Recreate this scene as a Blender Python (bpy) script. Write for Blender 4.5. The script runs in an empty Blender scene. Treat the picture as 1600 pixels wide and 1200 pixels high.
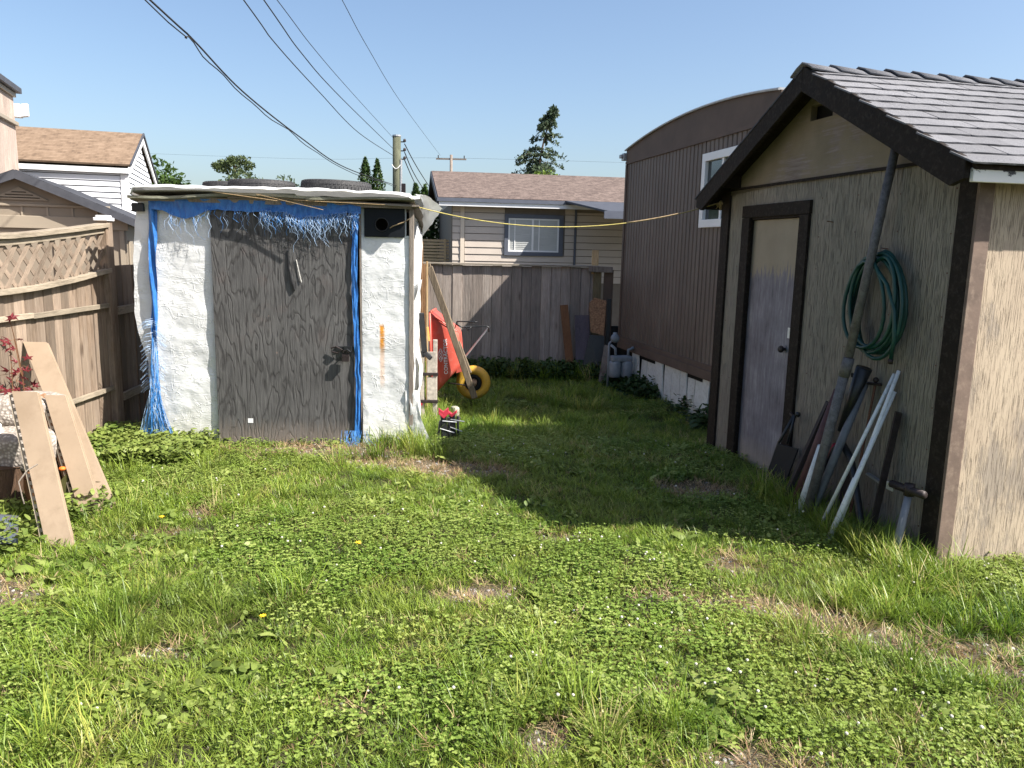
import bpy, math, random
import numpy as np
from math import sin, cos, pi, radians, atan, atan2, sqrt, floor
from mathutils import Vector, Matrix, noise as mnoise

random.seed(7)
rng = np.random.default_rng(11)
S = bpy.context.scene
COL = S.collection

# ---------------------------------------------------------------- camera
cam = bpy.data.cameras.new('camera'); camo = bpy.data.objects.new('camera', cam); COL.objects.link(camo)
p_ = atan(211/1225); r_ = atan(0.022)
fw = Vector((0, cos(p_), -sin(p_))); rt = Vector((1, 0, 0)); up = rt.cross(fw)
rt2 = rt*cos(r_) + up*sin(r_); up2 = -rt*sin(r_) + up*cos(r_)
mw = Matrix((( rt2.x, up2.x, -fw.x, 0), (rt2.y, up2.y, -fw.y, 0), (rt2.z, up2.z, -fw.z, 1.75), (0, 0, 0, 1)))
camo.matrix_world = mw
cam.sensor_fit = 'HORIZONTAL'; cam.sensor_width = 36; cam.lens = 36*1225/1600
cam.clip_start = 0.05; cam.clip_end = 2500
S.camera = camo

# ---------------------------------------------------------------- light
SUN = Vector((0.885, -0.31, 1.0)).normalized()
elev = math.asin(SUN.z)
sl = bpy.data.lights.new('sun', 'SUN'); sl.energy = 5.0; sl.angle = radians(0.55); sl.color = (1.0, 0.945, 0.86)
so = bpy.data.objects.new('sun', sl); COL.objects.link(so)
so.rotation_euler = SUN.to_track_quat('Z', 'Y').to_euler()
W = bpy.data.worlds.new('World'); S.world = W; W.use_nodes = True
wn = W.node_tree; wn.nodes.clear()
sky = wn.nodes.new('ShaderNodeTexSky'); sky.sky_type = 'NISHITA'; sky.sun_disc = False
sky.sun_elevation = elev; sky.sun_rotation = atan2(SUN.x, SUN.y)
sky.altitude = 0; sky.air_density = 1.0; sky.dust_density = 2.2; sky.ozone_density = 2.6
bg = wn.nodes.new('ShaderNodeBackground'); bg.inputs[1].default_value = 0.083
wo = wn.nodes.new('ShaderNodeOutputWorld')
wn.links.new(sky.outputs[0], bg.inputs[0]); wn.links.new(bg.outputs[0], wo.inputs[0])
S.view_settings.view_transform = 'Standard'; S.view_settings.look = 'None'
S.view_settings.exposure = 1.28; S.view_settings.gamma = 1; S.view_settings.use_curve_mapping = False
S.render.engine = 'CYCLES'
try: S.cycles.use_denoising = True
except Exception: pass

# ================================================================ helpers
class MB:
    def __init__(s): s.v = []; s.f = []
    def add(s, vs, fs):
        b = len(s.v); s.v += [tuple(q) for q in vs]; s.f += [tuple(b+i for i in f) for f in fs]; return s
    def box(s, x0, x1, y0, y1, z0, z1):
        return s.add([(x0,y0,z0),(x1,y0,z0),(x1,y1,z0),(x0,y1,z0),(x0,y0,z1),(x1,y0,z1),(x1,y1,z1),(x0,y1,z1)],
                     [(0,3,2,1),(4,5,6,7),(0,1,5,4),(1,2,6,5),(2,3,7,6),(3,0,4,7)])
    def beam(s, a, b, w, t, side=(1,0,0)):
        a = Vector(a); b = Vector(b); d = (b-a).normalized(); sd = Vector(side); sd = (sd - d*sd.dot(d)).normalized(); n = d.cross(sd)
        vs = []
        for p in (a, b):
            for i, j in ((-1,-1),(1,-1),(1,1),(-1,1)): vs.append(p + sd*(w/2*i) + n*(t/2*j))
        return s.add(vs, [(0,1,2,3),(7,6,5,4),(0,4,5,1),(1,5,6,2),(2,6,7,3),(3,7,4,0)])
    def tube(s, pts, r, n=8, cap=True):
        P = [Vector(p) for p in pts]; m = len(P); R = r if isinstance(r, (list, tuple)) else [r]*m
        T = []
        for i in range(m):
            t = (P[min(i+1,m-1)]-P[max(i-1,0)]); T.append(t.normalized() if t.length > 1e-9 else Vector((0,0,1)))
        u = T[0].orthogonal().normalized(); vs = []
        for i in range(m):
            u = (u - T[i]*u.dot(T[i])).normalized(); w = T[i].cross(u)
            for k in range(n):
                a = 2*pi*k/n; vs.append(P[i] + (u*cos(a)+w*sin(a))*R[i])
        fs = []
        for i in range(m-1):
            for k in range(n): fs.append((i*n+k, i*n+(k+1)%n, (i+1)*n+(k+1)%n, (i+1)*n+k))
        if cap: fs.append(tuple(range(n-1,-1,-1))); fs.append(tuple((m-1)*n+k for k in range(n)))
        return s.add(vs, fs)
    def prism(s, ring, off):
        n = len(ring); o = Vector(off); vs = [Vector(p) for p in ring]+[Vector(p)+o for p in ring]
        return s.add(vs, [tuple(range(n-1,-1,-1)), tuple(range(n,2*n))]+[(i,(i+1)%n,n+(i+1)%n,n+i) for i in range(n)])
    def grid(s, fn, nu, nv):
        vs = [fn(i/nu, j/nv) for j in range(nv+1) for i in range(nu+1)]
        fs = [(j*(nu+1)+i, j*(nu+1)+i+1, (j+1)*(nu+1)+i+1, (j+1)*(nu+1)+i) for j in range(nv) for i in range(nu)]
        return s.add(vs, fs)
    def lathe(s, prof, n=24, c=(0,0,0), axis='z'):
        vs = []
        for r, h in prof:
            for k in range(n):
                a = 2*pi*k/n
                q = {'z': (r*cos(a), r*sin(a), h), 'y': (r*cos(a), h, r*sin(a)), 'x': (h, r*cos(a), r*sin(a))}[axis]
                vs.append((q[0]+c[0], q[1]+c[1], q[2]+c[2]))
        m = len(prof); fs = [(i*n+k, i*n+(k+1)%n, (i+1)*n+(k+1)%n, (i+1)*n+k) for i in range(m-1) for k in range(n)]
        return s.add(vs, fs)
    def ball(s, c, r, nu=10, nv=6):
        rx, ry, rz = r if isinstance(r, (tuple, list)) else (r, r, r)
        return s.grid(lambda u, v: (c[0]+rx*sin(pi*v)*cos(2*pi*u), c[1]+ry*sin(pi*v)*sin(2*pi*u), c[2]-rz*cos(pi*v)), nu, nv)
    def mesh(s, name, mat, smooth=False):
        m = bpy.data.meshes.new(name); m.from_pydata(s.v, [], s.f); m.update()
        if mat: m.materials.append(mat)
        if smooth: m.polygons.foreach_set('use_smooth', [True]*len(m.polygons))
        return m
    def build(s, name, mat, parent=None, smooth=False, loc=(0,0,0), rot=(0,0,0), bevel=0):
        o = bpy.data.objects.new(name, s.mesh(name, mat, smooth)); COL.objects.link(o)
        o.location = loc; o.rotation_euler = rot
        if parent: o.parent = parent
        if bevel:
            b = o.modifiers.new('b', 'BEVEL'); b.width = bevel; b.segments = 2; b.limit_method = 'ANGLE'
        return o

def tag(o, label=None, cat=None, group=None, kind=None):
    if label: o['label'] = label
    if cat: o['category'] = cat
    if group: o['group'] = group
    if kind: o['kind'] = kind
    return o
def thing(name, label, cat, loc=(0,0,0), rz=0, group=None):
    o = bpy.data.objects.new(name, None); COL.objects.link(o); o.location = loc; o.rotation_euler = (0,0,rz)
    o.empty_display_size = .1
    return tag(o, label, cat, group)
def inst(name, mesh, parent=None, loc=(0,0,0), rot=(0,0,0), scale=(1,1,1)):
    o = bpy.data.objects.new(name, mesh); COL.objects.link(o); o.location = loc; o.rotation_euler = rot; o.scale = scale
    if parent: o.parent = parent
    return o
def nz(x, y, z=0): return mnoise.noise(Vector((x, y, z)))
def fbm(x, y, z=0, o=4):
    return mnoise.fractal(Vector((x, y, z)), 1.0, 2.0, o)

# ---------------------------------------------------------------- materials
class NT:
    def __init__(s, name):
        s.m = bpy.data.materials.new(name); s.m.use_nodes = True; s.t = s.m.node_tree; s.t.nodes.clear()
        s.out = s.t.nodes.new('ShaderNodeOutputMaterial'); s.p = s.t.nodes.new('ShaderNodeBsdfPrincipled')
        s.t.links.new(s.p.outputs[0], s.out.inputs[0])
    def set(s, sock, v):
        if isinstance(v, bpy.types.NodeSocket): s.t.links.new(v, sock)
        elif isinstance(v, tuple) and len(v) == 3 and sock.type == 'RGBA': sock.default_value = (*v, 1)
        else: sock.default_value = v
    def coord(s, kind='Object', rand=True):
        tc = s.t.nodes.new('ShaderNodeTexCoord'); c = tc.outputs[kind]
        if rand:
            oi = s.t.nodes.new('ShaderNodeObjectInfo'); mu = s.math('MULTIPLY', oi.outputs['Random'], 37.0)
            va = s.t.nodes.new('ShaderNodeVectorMath'); va.operation = 'ADD'; s.t.links.new(c, va.inputs[0]); s.t.links.new(mu, va.inputs[1]); c = va.outputs[0]
        return c
    def rand(s): return s.t.nodes.new('ShaderNodeObjectInfo').outputs['Random']
    def map(s, c, sc=(1,1,1), loc=(0,0,0)):
        n = s.t.nodes.new('ShaderNodeMapping'); s.t.links.new(c, n.inputs[0]); n.inputs['Scale'].default_value = sc; n.inputs['Location'].default_value = loc; return n.outputs[0]
    def noise(s, c, scale=5, detail=4, rough=.55, dist=0, out='Fac'):
        n = s.t.nodes.new('ShaderNodeTexNoise'); s.t.links.new(c, n.inputs['Vector'])
        n.inputs['Scale'].default_value = scale; n.inputs['Detail'].default_value = detail; n.inputs['Roughness'].default_value = rough; n.inputs['Distortion'].default_value = dist
        return n.outputs[out if out != 'Fac' else 0]
    def vor(s, c, scale=5, feat='F1', out='Distance', rnd=1):
        n = s.t.nodes.new('ShaderNodeTexVoronoi'); n.feature = feat; s.t.links.new(c, n.inputs['Vector']); n.inputs['Scale'].default_value = scale; n.inputs['Randomness'].default_value = rnd
        return n.outputs[out]
    def ramp(s, f, stops):
        n = s.t.nodes.new('ShaderNodeValToRGB'); s.t.links.new(f, n.inputs[0]); e = n.color_ramp.elements
        while len(e) < len(stops): e.new(.5)
        for el, (p, c) in zip(e, stops):
            el.position = p; el.color = (*c, 1) if isinstance(c, tuple) else (c, c, c, 1)
        return n.outputs[0]
    def math(s, op, a, b=0.0, c=None, clamp=False):
        n = s.t.nodes.new('ShaderNodeMath'); n.operation = op; n.use_clamp = clamp
        s.set(n.inputs[0], a); s.set(n.inputs[1], b)
        if c is not None: s.set(n.inputs[2], c)
        return n.outputs[0]
    def mix(s, f, a, b, mode='MIX'):
        n = s.t.nodes.new('ShaderNodeMix'); n.data_type = 'RGBA'; n.blend_type = mode
        s.set(n.inputs[0], f); s.set(n.inputs[6], a); s.set(n.inputs[7], b); return n.outputs[2]
    def sep(s, c):
        n = s.t.nodes.new('ShaderNodeSeparateXYZ'); s.t.links.new(c, n.inputs[0]); return n.outputs
    def attr(s, name, kind='GEOMETRY'):
        n = s.t.nodes.new('ShaderNodeAttribute'); n.attribute_name = name; n.attribute_type = kind; return n.outputs['Fac']
    def bump(s, h, dist=.01, strength=1.0, prev=None):
        n = s.t.nodes.new('ShaderNodeBump'); s.t.links.new(h, n.inputs['Height']); n.inputs['Distance'].default_value = dist; n.inputs['Strength'].default_value = strength
        if prev is not None: s.t.links.new(prev, n.inputs['Normal'])
        s.t.links.new(n.outputs[0], s.p.inputs['Normal']); return n.outputs[0]
    def fin(s, col, rough=.7, metal=0, spec=.4):
        s.set(s.p.inputs['Base Color'], col); s.set(s.p.inputs['Roughness'], rough); s.p.inputs['Metallic'].default_value = metal
        s.p.inputs['Specular IOR Level'].default_value = spec
        return s.m

def m_plain(name, c, rough=.6, metal=0, var=.12, scale=6, bump=0.0, bscale=60, spec=.4, dirt=None):
    n = NT(name); co = n.coord()
    f = n.noise(co, scale, 5, .6)
    lo = tuple(v*(1-var) for v in c); hi = tuple(min(1, v*(1+var)) for v in c)
    col = n.ramp(f, [(.3, lo), (.7, hi)])
    if dirt:
        d = n.noise(co, scale*2.3, 6, .7); col = n.mix(n.ramp(d, [(.5, 0.0), (.68, .8)]), col, dirt)
    if bump: n.bump(n.noise(co, bscale, 4, .6), bump)
    rr = n.math('MULTIPLY_ADD', f, .25, rough-.12)
    return n.fin(col, rr, metal, spec)

def m_wood(name, c1, c2, axis='z', vary=.35, knots=.0, bump=.004, tint=None, rough=.85, crack=True):
    n = NT(name); co = n.coord()
    s1 = {'z': (1,1,.07), 'x': (.07,1,1), 'y': (1,.07,1)}[axis]
    g = n.noise(n.map(co, s1), 38, 5, .62, .8)
    fine = n.noise(n.map(co, s1), 190, 3, .7)
    col = n.ramp(g, [(.28, c1), (.72, c2)])
    col = n.mix(n.math('MULTIPLY', n.ramp(fine, [(.35, 1.0), (.6, 0.0)]), .55), col, tuple(v*.42 for v in c1))
    h = n.math('ADD', g, n.math('MULTIPLY', fine, .8))
    pat = n.noise(n.map(co, tuple(.5+.5*v for v in s1)), 4.5, 4, .6)
    col = n.mix(n.ramp(pat, [(.35, 0.0), (.75, .6)]), col, tint or tuple(v*1.25 for v in c2))
    if knots:
        s2 = {'z': (6,6,2.2), 'x': (2.2,6,6), 'y': (6,2.2,6)}[axis]
        k = n.vor(n.map(co, s2), 1.0); kk = n.ramp(k, [(.05, 1.0), (.13, 0.0)])
        col = n.mix(n.math('MULTIPLY', kk, knots), col, (.05,.03,.02))
    r = n.rand(); br = n.math('MULTIPLY_ADD', r, vary*2, 1-vary)
    mul = n.mix(1.0, col, (1,1,1), 'MULTIPLY')
    cc = n.t.nodes.new('ShaderNodeVectorMath'); cc.operation = 'SCALE'; n.t.links.new(mul, cc.inputs[0]); n.t.links.new(br, cc.inputs['Scale'])
    n.bump(h, bump)
    return n.fin(cc.outputs[0], rough, 0, .25)

M = {}
M['fence_new'] = m_wood('cedar_fence_wood', (.12,.082,.056), (.29,.218,.16), vary=.40, knots=.8, tint=(.26,.215,.175))  # brown cedar tone shared by both left fences
M['fence_new_y'] = m_wood('fence_rail_wood', (.19,.155,.115), (.35,.295,.225), 'y', vary=.2)
M['fence_grey'] = m_wood('weathered_grey_fence', (.20,.17,.15), (.44,.385,.345), vary=.22, knots=.9, tint=(.44,.36,.31), bump=.006)
M['fence_grey_x'] = m_wood('weathered_cap', (.22,.19,.15), (.42,.37,.30), 'x', vary=.15)
M['post_brown'] = m_wood('warm_post', (.22,.115,.05), (.36,.21,.11), vary=.15)
M['post_green'] = m_wood('greenish_post', (.10,.085,.045), (.2,.165,.10), vary=.1)
M['stud'] = m_wood('grey_stud', (.15,.12,.10), (.30,.26,.22), vary=.15)
M['handle_wood'] = m_wood('weathered_handle', (.11,.085,.06), (.26,.205,.145), vary=.1, bump=.008)
M['dark_plank'] = m_wood('dark_plank', (.12,.05,.025), (.22,.11,.055), vary=.15)
M['purple_plank'] = m_wood('stained_plank', (.08,.07,.085), (.14,.12,.14), vary=.1)
M['board_green'] = m_wood('mossy_board_edge', (.13,.13,.095), (.33,.33,.25), 'x', vary=.3)
M['log'] = m_wood('rotten_log', (.05,.03,.02), (.15,.09,.055), vary=.2, bump=.02)
M['fresh_wood'] = m_wood('fresh_wood', (.42,.27,.13), (.58,.42,.24), vary=.1)
M['lad_wood'] = m_plain('ladder_metal', (.40,.36,.31), .55, .1, .3, 30, .002, 80)
M['brown_trim'] = m_plain('dark_brown_paint', (.019,.014,.011), .75, 0, .3, 14, .003, 70, dirt=(.045,.037,.03), spec=.15)
M['brown_trim2'] = m_plain('faded_brown_paint', (.15,.105,.082), .75, 0, .2, 9, .0012, 60, dirt=(.23,.17,.13))
M['trailer'] = m_plain('brown_trailer_metal', (.155,.118,.092), .62, 0, .16, 1.3, .0, 5, dirt=(.125,.095,.08))
_n = NT('brown_trailer_siding'); _c = _n.coord('Object', False)
_st = _n.noise(_n.map(_c, (1,1,.12)), 9, 5, .65); _bg = _n.noise(_c, 1.4, 4, .6)
_col = _n.ramp(_n.math('MULTIPLY_ADD', _st, .5, _n.math('MULTIPLY', _bg, .5)), [(.36, (.105,.078,.062)), (.52, (.135,.102,.082)), (.66, (.17,.135,.11))])
_lo = _n.ramp(_n.math('MULTIPLY_ADD', _st, .5, _n.sep(_c)[2]), [(.6, .45), (1.0, 0.0)]); _col = _n.mix(_lo, _col, (.12,.10,.075))
_n.bump(_bg, .01); M['trailer'] = _n.fin(_col, _n.math('MULTIPLY_ADD', _st, .3, .42), 0, .35)
M['trailer_trim'] = m_plain('brown_trailer_trim', (.118,.086,.068), .7, 0, .2, 3, spec=.2)
M['metal_grey'] = m_plain('grey_metal_edge', (.38,.39,.40), .45, .6, .2, 20)
M['white_vinyl'] = m_plain('white_vinyl', (.74,.74,.73), .45, 0, .03, 4)
M['white_siding'] = m_plain('white_siding', (.66,.68,.72), .5, 0, .04, 3)
M['white_trim'] = m_plain('white_trim', (.74,.74,.75), .5, 0, .04, 5)
M['beige_siding'] = m_plain('beige_siding', (.48,.42,.365), .55, 0, .05, 3)
M['beige_back'] = m_plain('siding_shadow_gap', (.17,.145,.12), .7)
M['white_back'] = m_plain('white_siding_shadow_gap', (.20,.21,.23), .7)  # darker backing stands in for the shadow line between siding boards
M['beige_trim'] = m_plain('beige_trim', (.60,.52,.43), .55, 0, .05, 3)
M['bluegrey'] = m_plain('blue_grey_trim', (.095,.105,.135), .5, 0, .1, 5)
M['dark_roof_edge'] = m_plain('dark_roof_edge', (.055,.058,.07), .6, 0, .2, 9)
M['resin'] = m_plain('beige_resin', (.24,.20,.155), .5, 0, .06, 3)
M['resin_trim'] = m_plain('beige_resin_trim', (.29,.245,.19), .5, 0, .05, 3)
M['pink_board'] = m_wood('pinkish_board', (.36,.285,.24), (.43,.345,.295), vary=.08, bump=.002)
M['black_plastic'] = m_plain('black_plastic', (.016,.017,.019), .38, 0, .3, 20, .001, 90)
M['black_matte'] = m_plain('dark_void', (.006,.006,.006), .9)
M['tyre'] = m_plain('tyre_rubber', (.028,.028,.030), .75, 0, .35, 25, .001, 90, dirt=(.09,.085,.08))
M['navy_plastic'] = m_plain('navy_plastic', (.007,.009,.012), .6, 0, .3, 8, spec=.2)
M['red_plastic'] = m_plain('red_wheelbarrow', (.60,.10,.07), .5, 0, .14, 5, .0005, 30, dirt=(.60,.19,.15))
M['red_small'] = m_plain('red_rubber', (.42,.03,.05), .5)
M['yellow_rubber'] = m_plain('yellow_tyre', (.52,.31,.035), .55, 0, .15, 12, .001, 60, dirt=(.34,.22,.06))
M['rust'] = m_plain('rust_metal', (.12,.055,.035), .8, .1, .45, 60, .002, 120)
M['dark_metal'] = m_plain('dark_metal', (.030,.022,.022), .55, .3, .4, 30, .001, 100)
M['maroon'] = m_plain('maroon_pipe', (.085,.035,.032), .6, 0, .35, 14)
M['pole'] = m_plain('weathered_pole', (.13,.125,.125), .65, .2, .35, 26, .002, 60, dirt=(.06,.055,.055))
M['grey_pipe'] = m_plain('grey_conduit', (.16,.17,.19), .55, 0, .2, 14)
M['pvc'] = m_plain('white_pvc', (.66,.68,.66), .4, 0, .08, 12, dirt=(.45,.45,.41))
M['hose'] = m_plain('green_hose', (.007,.05,.042), .4, 0, .25, 8)
M['rope'] = m_plain('yellow_rope', (.50,.42,.13), .8, 0, .25, 40, .001, 400)
M['rope_old'] = m_plain('old_rope', (.33,.24,.14), .85, 0, .3, 40)
M['cloth_white'] = m_plain('white_cloth', (.66,.64,.60), .85, 0, .08, 14, .008, 22)
M['wire'] = m_plain('black_wire', (.02,.02,.022), .6)
M['pole_green'] = m_wood('utility_pole_wood', (.05,.055,.035), (.115,.12,.08), vary=.1)
M['pole_far'] = m_wood('far_pole_wood', (.16,.13,.11), (.24,.2,.17), vary=.1)
M['meter'] = m_plain('meter_paint', (.21,.24,.27), .5, .1, .15, 20)
M['glass'] = m_plain('dark_glass', (.03,.04,.045), .08, 0, .1, 3, spec=.8)
M['blind'] = m_plain('pale_blind', (.45,.46,.45), .5, 0, .1, 4)
M['trunk'] = m_wood('bark', (.07,.05,.035), (.14,.10,.07), vary=.1, bump=.02)
M['siding_plank'] = m_plain('tan_siding_plank', (.31,.235,.165), .5, 0, .09, 2.5, .0006, 40, dirt=(.255,.19,.13))
M['flange'] = m_plain('pale_flange', (.36,.30,.22), .6, 0, .05, 3)
M['brown_edge'] = m_plain('brown_edge', (.28,.15,.08), .7, 0, .15, 20)
M['slat_tan'] = m_plain('tan_slat', (.47,.36,.22), .7, 0, .1, 6)
M['orange'] = m_plain('orange_petal', (.8,.16,.02), .6)
M['slate'] = m_plain('blue_grey_metal_sheet', (.09,.11,.14), .5, .3, .3, 6, dirt=(.14,.09,.06))
M['whiteflower'] = m_plain('clover_bloom', (.50,.48,.40), .9)
M['yellowflower'] = m_plain('dandelion_bloom', (.85,.55,.02), .8)
M['copperish'] = m_plain('osb_scrap', (.36,.20,.11), .85, 0, .5, 40, .004, 50, dirt=(.05,.04,.04))

def m_shedwall(g=0):  # g: greyer weathered copy, darkened to paint in the gable wall's shade
    n = NT('peeling_beige_paint' + ('_weathered_shaded' if g else '')); co = n.coord('Object', False)
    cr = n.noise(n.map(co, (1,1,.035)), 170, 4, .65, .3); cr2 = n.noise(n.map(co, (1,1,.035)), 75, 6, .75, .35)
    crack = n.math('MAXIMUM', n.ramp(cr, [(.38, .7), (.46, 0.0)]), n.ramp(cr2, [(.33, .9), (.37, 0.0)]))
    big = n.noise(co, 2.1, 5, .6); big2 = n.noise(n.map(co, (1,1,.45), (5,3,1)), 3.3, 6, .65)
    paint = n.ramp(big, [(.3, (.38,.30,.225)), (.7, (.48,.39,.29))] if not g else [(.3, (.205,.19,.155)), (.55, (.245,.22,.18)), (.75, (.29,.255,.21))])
    raw = n.ramp(cr2, [(.3, (.15,.125,.105)), (.7, (.27,.235,.21))])
    z = n.sep(co)[2]
    lowz = n.math('MULTIPLY_ADD', z, -.09, .12)
    peel = n.ramp(n.math('ADD', n.math('MULTIPLY_ADD', cr2, .3, lowz), big2), [(.70, 0.0), (.78, .6)])
    col = n.mix(peel, paint, raw)
    col = n.mix(n.math('MULTIPLY', crack, .62), col, (.075,.055,.045))
    stain = n.ramp(n.noise(co, 7, 5, .7), [(.6, 0.0), (.8, .5)]); col = n.mix(stain, col, (.24,.17,.15))
    h = n.math('SUBTRACT', n.math('MULTIPLY', peel, -.5), crack)
    n.bump(h, .005)
    return n.fin(col, .8, 0, .25)
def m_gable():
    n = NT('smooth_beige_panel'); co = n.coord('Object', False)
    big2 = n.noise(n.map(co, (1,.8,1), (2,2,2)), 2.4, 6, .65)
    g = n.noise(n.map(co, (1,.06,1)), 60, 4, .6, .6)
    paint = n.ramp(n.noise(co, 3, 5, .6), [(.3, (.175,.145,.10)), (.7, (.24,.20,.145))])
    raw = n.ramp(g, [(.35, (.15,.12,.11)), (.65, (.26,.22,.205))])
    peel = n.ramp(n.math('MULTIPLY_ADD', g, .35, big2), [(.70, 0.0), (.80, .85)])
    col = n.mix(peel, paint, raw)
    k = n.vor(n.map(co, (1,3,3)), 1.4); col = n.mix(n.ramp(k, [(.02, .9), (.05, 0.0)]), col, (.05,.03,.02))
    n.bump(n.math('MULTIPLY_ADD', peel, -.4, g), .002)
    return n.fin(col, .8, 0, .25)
def m_door():
    n = NT('weathered_shed_door'); co = n.coord('Object', False); z = n.sep(co)[2]
    dr = n.noise(n.map(co, (1,1,.12)), 45, 5, .7, .3); big = n.noise(co, 3.5, 5, .6)
    f = n.math('ADD', n.math('MULTIPLY_ADD', dr, .55, -.3), z)
    m1 = n.ramp(n.math('SUBTRACT', f, 1.1), [(.46, 0.0), (.52, 1.0)])
    paint = n.ramp(big, [(.3, (.27,.225,.165)), (.7, (.33,.28,.21))])
    raw = n.ramp(n.math('MULTIPLY_ADD', dr, .6, n.math('MULTIPLY', big, .5)), [(.32, (.06,.052,.056)), (.47, (.155,.14,.16)), (.6, (.21,.195,.22)), (.75, (.34,.33,.34))])
    lo = n.ramp(z, [(.0, .85), (.25, 0.0)]); raw = n.mix(lo, raw, (.30,.26,.21))
    col = n.mix(m1, raw, paint)
    n.bump(dr, .003)
    return n.fin(col, .75, 0, .3)
def m_plywood():
    n = NT('weathered_plywood'); co = n.coord('Object', False)
    a = n.noise(n.map(co, (2.4,1,.62), (3,0,1)), 1.9, 3, .45, .35)
    x, y, z = n.sep(co)[:3]
    b = n.noise(n.map(co, (5,1,1.2)), 2.2, 3, .5, .5)
    f = n.math('ADD', n.math('MULTIPLY_ADD', a, 5.2, n.math('MULTIPLY', x, 2.2)), n.math('MULTIPLY', b, 1.1))
    s_ = n.math('FRACT', n.math('MULTIPLY', f, 2.2))
    line = n.ramp(s_, [(.0, .9), (.08, 1.0), (.24, .12), (.75, .0), (1.0, .75)])
    dr = n.noise(n.map(co, (1,1,.06)), 85, 4, .65)
    big = n.noise(co, 2.6, 5, .6)
    base = n.ramp(n.math('MULTIPLY_ADD', dr, .7, n.math('MULTIPLY', big, .4)), [(.35, (.050,.049,.049)), (.72, (.130,.127,.125))])
    col = n.mix(n.math('MULTIPLY', line, .55), base, (.022,.020,.020))
    lo = n.ramp(n.math('MULTIPLY_ADD', dr, .5, n.math('MULTIPLY', z, 1.6)), [(.28, 1.0), (.62, 0.0)])
    col = n.mix(n.math('MULTIPLY', lo, .75), col, (.22,.18,.15))
    k = n.vor(n.map(co, (3.1,1,2.3)), 1.5); col = n.mix(n.ramp(k, [(.0, .9), (.03, .9), (.05, 0.0)]), col, (.17,.13,.115))
    up_ = n.ramp(z, [(.80, 0.0), (1.0, .4)])
    col = n.mix(n.math('MULTIPLY', n.ramp(n.noise(co, 6, 4, .6), [(.55, 0.0), (.7, .5)]), up_), col, (.13,.09,.08))
    n.bump(n.math('MULTIPLY_ADD', line, -.6, dr), .003)
    return n.fin(col, .8, 0, .25)
def m_tarp(stripe=False):
    n = NT('white_woven_tarp' + ('_stained' if stripe else '')); co = n.coord('Object', False); xyz = n.sep(co); z = xyz[2]
    w1 = n.noise(n.map(co, (1,1,3.4)), 5, 4, .5, 1.0); w2 = n.noise(n.map(co, (.8,1,2.2), (0,0,0)), 19, 3, .5, .6)
    rg = lambda q: n.math('SUBTRACT', 1.0, n.math('MULTIPLY', n.math('ABSOLUTE', n.math('SUBTRACT', q, .5)), 5.0))
    h = n.math('MULTIPLY_ADD', n.math('MAXIMUM', rg(w2), 0.0), .35, n.math('MAXIMUM', rg(w1), 0.0))
    dirt = n.noise(co, 3.3, 6, .65)
    col = n.ramp(dirt, [(.3, (.63,.635,.635)), (.62, (.79,.80,.80))])
    lo = n.ramp(n.math('MULTIPLY_ADD', dirt, .5, n.math('MULTIPLY', z, .8)), [(.30, .4), (.55, 0.0)])
    col = n.mix(lo, col, (.60,.57,.46))
    if stripe:
        d = n.math('ABSOLUTE', n.math('SUBTRACT', n.math('MULTIPLY_ADD', w2, .02, xyz[0]), 1.466))
        mk = n.ramp(n.math('MULTIPLY', d, 10.0), [(.12, 1.0), (.26, 0.0)])
        zz = n.ramp(n.math('MULTIPLY', z, .8), [(.40, 0.0), (.47, .35), (.66, .45), (.72, 1.0), (.845, 1.0), (.87, 0.0)])
        col = n.mix(n.math('MULTIPLY', n.math('MULTIPLY', mk, zz), n.ramp(w2, [(.25, .5), (.5, 1.0)])), col, (.72,.30,.03))
    gridl = n.math('MINIMUM', 1.0, n.math('ADD', n.ramp(n.math('FRACT', n.math('MULTIPLY', z, 5.2)), [(.0, .35), (.03, 0.0)]), n.ramp(n.math('FRACT', n.math('MULTIPLY', xyz[0], 4.1)), [(.0, .35), (.03, 0.0)])))
    col = n.mix(n.math('MULTIPLY', gridl, .5), col, (.5,.5,.5))
    soft = n.noise(n.map(co, (1,1,1.5)), 2.6, 2, .5, .6)
    cr1 = n.ramp(n.math('ABSOLUTE', n.math('SUBTRACT', n.noise(n.map(co, (1,1,4.5)), 3.2, 3, .45, .7), .5)), [(.0, 1.0), (.022, 0.0)])
    cr3 = n.ramp(n.math('ABSOLUTE', n.math('SUBTRACT', n.noise(n.map(co, (2.2,1,1.2), (4,1,2)), 4.2, 3, .5, .9), .5)), [(.0, 1.0), (.02, 0.0)])
    msk = n.ramp(n.noise(co, 5.5, 2, .5), [(.42, 0.0), (.58, 1.0)])
    weave = n.noise(n.map(co, (1,1,2)), 26, 3, .55)
    hh = n.math('MULTIPLY_ADD', soft, 5.0, n.math('MULTIPLY_ADD', n.math('MAXIMUM', cr1, cr3), n.math('MULTIPLY', msk, .6), n.math('MULTIPLY', weave, .7)))
    n.bump(hh, .0034)
    m = n.fin(col, .45, 0, .35)
    tr = n.t.nodes.new('ShaderNodeBsdfTranslucent'); tr.inputs[0].default_value = (.7,.7,.68,1)
    ms = n.t.nodes.new('ShaderNodeMixShader'); ms.inputs[0].default_value = .12
    n.t.links.new(n.p.outputs[0], ms.inputs[1]); n.t.links.new(tr.outputs[0], ms.inputs[2]); n.t.links.new(ms.outputs[0], n.out.inputs[0])
    return m
def m_blue():
    n = NT('blue_tarp'); co = n.coord('Object', False)
    w = n.noise(n.map(co, (1,1,.3)), 40, 4, .6, .5)
    col = n.ramp(w, [(.3, (.014,.095,.34)), (.72, (.04,.20,.54))]); n.bump(w, .008)
    return n.fin(col, .42, 0, .5)
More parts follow.
